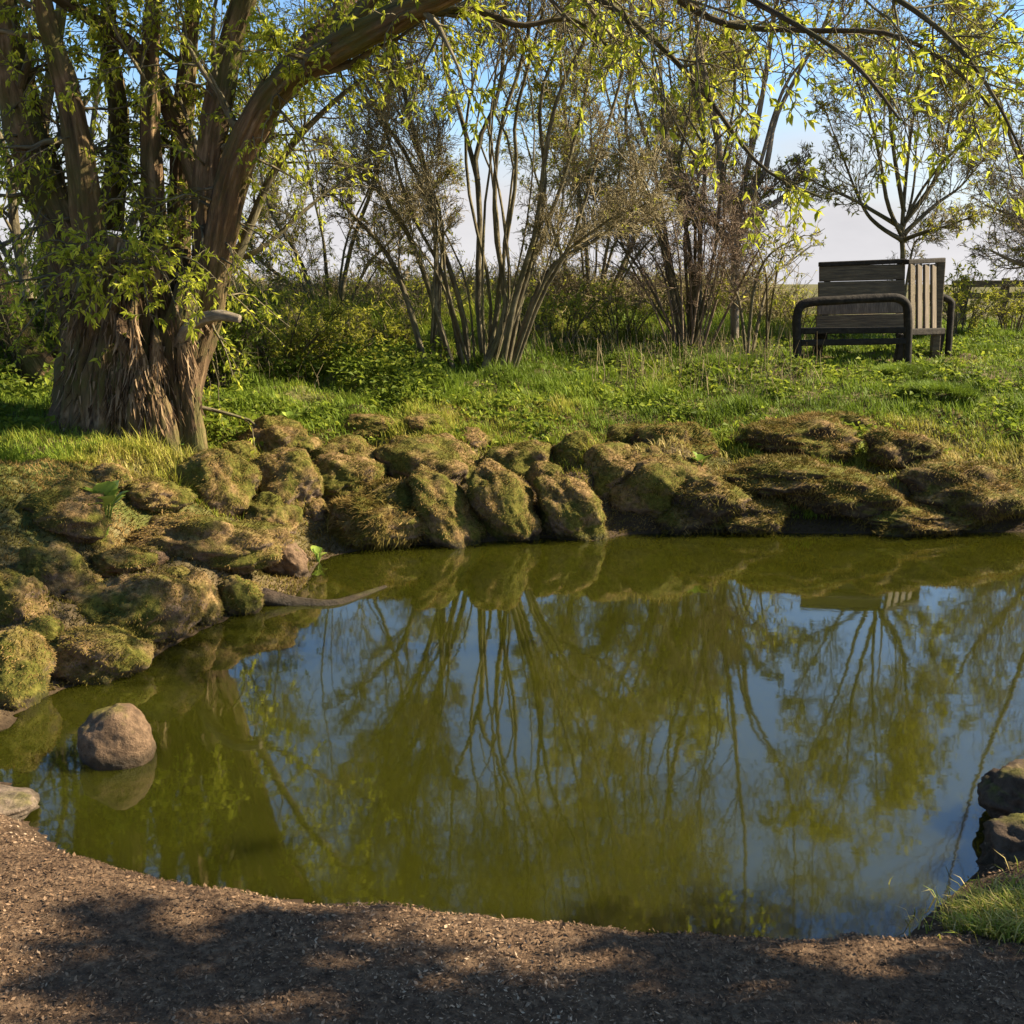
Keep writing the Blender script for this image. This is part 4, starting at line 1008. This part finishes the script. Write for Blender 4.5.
# leafy ground cover under the trees
n = 15000
yy = 7.2 + 6 * rg.random(n); xx = -yy * .55 + rg.random(n) * (yy * .55 - .6)
s = sd(xx, yy); nz = fb2(xx, yy, 1.2, 3, 61); k = (s > 1.0) & (nz > -.1) & (rg.random(n) < sst(.8, 2.2, s)); xx, yy, s = xx[k], yy[k], s[k]
n = len(xx); zz = hgt(xx, yy); hh = (.02 + .24 * rg.random(n) ** 1.6 * sst(1.2, 3.2, s))
m_ = 7000
y2 = 8.0 + 6 * rg.random(m_); x2 = -.6 + rg.random(m_) * (y2 * .5 + .6); s2 = sd(x2, y2); nz2 = fb2(x2, y2, 1.7, 3, 62)
k = (s2 > .5) & (nz2 > .12); x2, y2 = x2[k], y2[k]
xx = np.concatenate([xx, x2]); yy = np.concatenate([yy, y2]); zz = np.concatenate([zz, hgt(x2, y2)]); hh = np.concatenate([hh, .02 + .06 * rg.random(len(x2))]); n = len(xx)
per = 4
pos_ = np.repeat(np.stack([xx, yy, zz + hh], -1), per, 0) + rg.normal(size=(n * per, 3)) * np.array([.04, .04, .02])
dv = nrm(rg.normal(size=(n * per, 3)) * np.array([1, 1, .2]))
V, F, r = leaves(pos_, dv, .03 + .045 * rg.random(n * per), .6, .2, .2, rg)
tag(mk("leafy_ground_cover", V, F, M['leaf_dark'], smooth=False, rnd=r), "low green leafy ground cover of weeds under the trees and in the grass", "ground cover", kind='stuff')
# dry stalks
n = 2600
yy = 9.6 + 5 * rg.random(n); xx = (-.5 + rg.random(n) * .78) * yy
nz = fb2(xx, yy, .8, 2, 71); k = nz > -.15; xx, yy = xx[k], yy[k]; n = len(xx); zz = hgt(xx, yy)
pts = np.stack([np.stack([xx + rg.normal(size=n) * .05 * t, yy + rg.normal(size=n) * .05 * t, zz - .02 + (.12 + .3 * rg.random(n)) * t], -1) for t in (0, .5, 1)], 1)
Vv, Ff, Bk = tubes(pts, np.array([[.003, .0025, .0012]]).repeat(n, 0), 3)
tag(mk("dry_stalks", Vv, Ff, M['stalk'], rnd=np.repeat(rg.random(n), 9)), "straw-coloured dry stalks standing in the grass below the trees", "dry stalks", kind='stuff')

# --- tree beyond the right edge whose branches shade the near shore
SHD = []
def shade_tree():
    rg = np.random.default_rng(91)
    b0 = np.array([5.2, 2.6, float(hgt(np.array([5.2]), np.array([2.6]))[0])])
    o = empty("shore_tree", b0, "tree on the near shore to the right whose shadow dapples the wood chips", "tree")
    L = [stem([b0 - [0, 0, .2], b0 + [0, 0, 1.2], b0 + [-.2, .1, 2.4], b0 + [-.5, 0, 3.6], b0 + [-.8, .2, 5]], .16, .03, 18)]
    for k in range(9):
        z = 1.3 + .33 * k; a = 2.5 + rg.random() * 1.5
        L.append(stem([b0 + [-.1, 0, z], b0 + [-.1 + math.cos(a) * .8, math.sin(a) * .4, z + .4], b0 + [math.cos(a) * 1.9, math.sin(a) * .8, z + .6]], .028, .008, 18))
    parts_from(o, L, M['bark_mid'], ['trunk'] + ['limb'] * 9, 10, .1, 300)
    A, AR = stk(L, 12)
    a1, r1 = sprout(A, AR, 13, .3, 1, 45, .26, 6, .16, .03, .5, .006, rg); a2, r2 = sprout(a1, r1, 6, .2, 1, 45, .5, 5, .18, 0, .6, .004, rg)
    twig_obj(o, [(a1, r1, 5), (a2, r2, 4)], M['bark_mid'])
    crown(o, [leaves_on(a2, 12, .09, keep=.9, rg=rg), leaves_on(a1, 9, .09, keep=.9, rg=rg)], M['leaf_big'])
shade_tree()

# ------------------------------------------------------------------ light
EL, AZ = 36.0, 83.0          # azimuth clockwise from +Y
sun = bpy.data.objects.new("sun", bpy.data.lights.new("sun", 'SUN')); COL.objects.link(sun)
sun.data.energy = 5.0; sun.data.angle = R_(.53); sun.data.color = (1, .87, .66)
sun.rotation_euler = (R_(90 - EL), 0, R_(-AZ) + math.pi)
w = bpy.data.worlds.new("World"); sc.world = w; w.use_nodes = True
nt = w.node_tree; nt.nodes.clear()
sky = N(nt, "ShaderNodeTexSky"); sky.sky_type = 'NISHITA'; sky.sun_disc = False
sky.sun_elevation = R_(EL); sky.sun_rotation = R_(AZ); sky.air_density = 1.0; sky.dust_density = .4; sky.ozone_density = 3.5
tc = N(nt, "ShaderNodeTexCoord"); s = N(nt, "ShaderNodeSeparateXYZ"); nt.links.new(tc.outputs['Generated'], s.inputs[0])
nz = tex(nt, tc.outputs['Generated'], 3.2, 6, .55, (1, 1, 3.2))
e = mth(nt, 'ADD', s.outputs[2], mth(nt, 'MULTIPLY', mth(nt, 'SUBTRACT', nz, .5), .16))
f = ramp(nt, e, [(.06, (1, 1, 1)), (.17, (0, 0, 0))])
cl = mixc(nt, tex(nt, tc.outputs['Generated'], 6, 5, .6, (1, 1, 3)), (3.0, 2.95, 3.1), (4.4, 4.3, 4.35))
hs = N(nt, 'ShaderNodeHueSaturation'); hs.inputs['Saturation'].default_value = 1.1; nt.links.new(sky.outputs[0], hs.inputs['Color'])
c = mixc(nt, f, hs.outputs[0], cl)
bgd = N(nt, "ShaderNodeBackground"); bgd.inputs[1].default_value = .068
nt.links.new(c, bgd.inputs[0])
wo = N(nt, "ShaderNodeOutputWorld"); nt.links.new(bgd.outputs[0], wo.inputs[0])
sc.view_settings.view_transform = 'Standard'; sc.view_settings.look = 'None'; sc.view_settings.gamma = 1; sc.view_settings.exposure = 1.68
sc.cycles.max_bounces = 6; sc.cycles.diffuse_bounces = 3; sc.cycles.glossy_bounces = 3; sc.cycles.transmission_bounces = 3
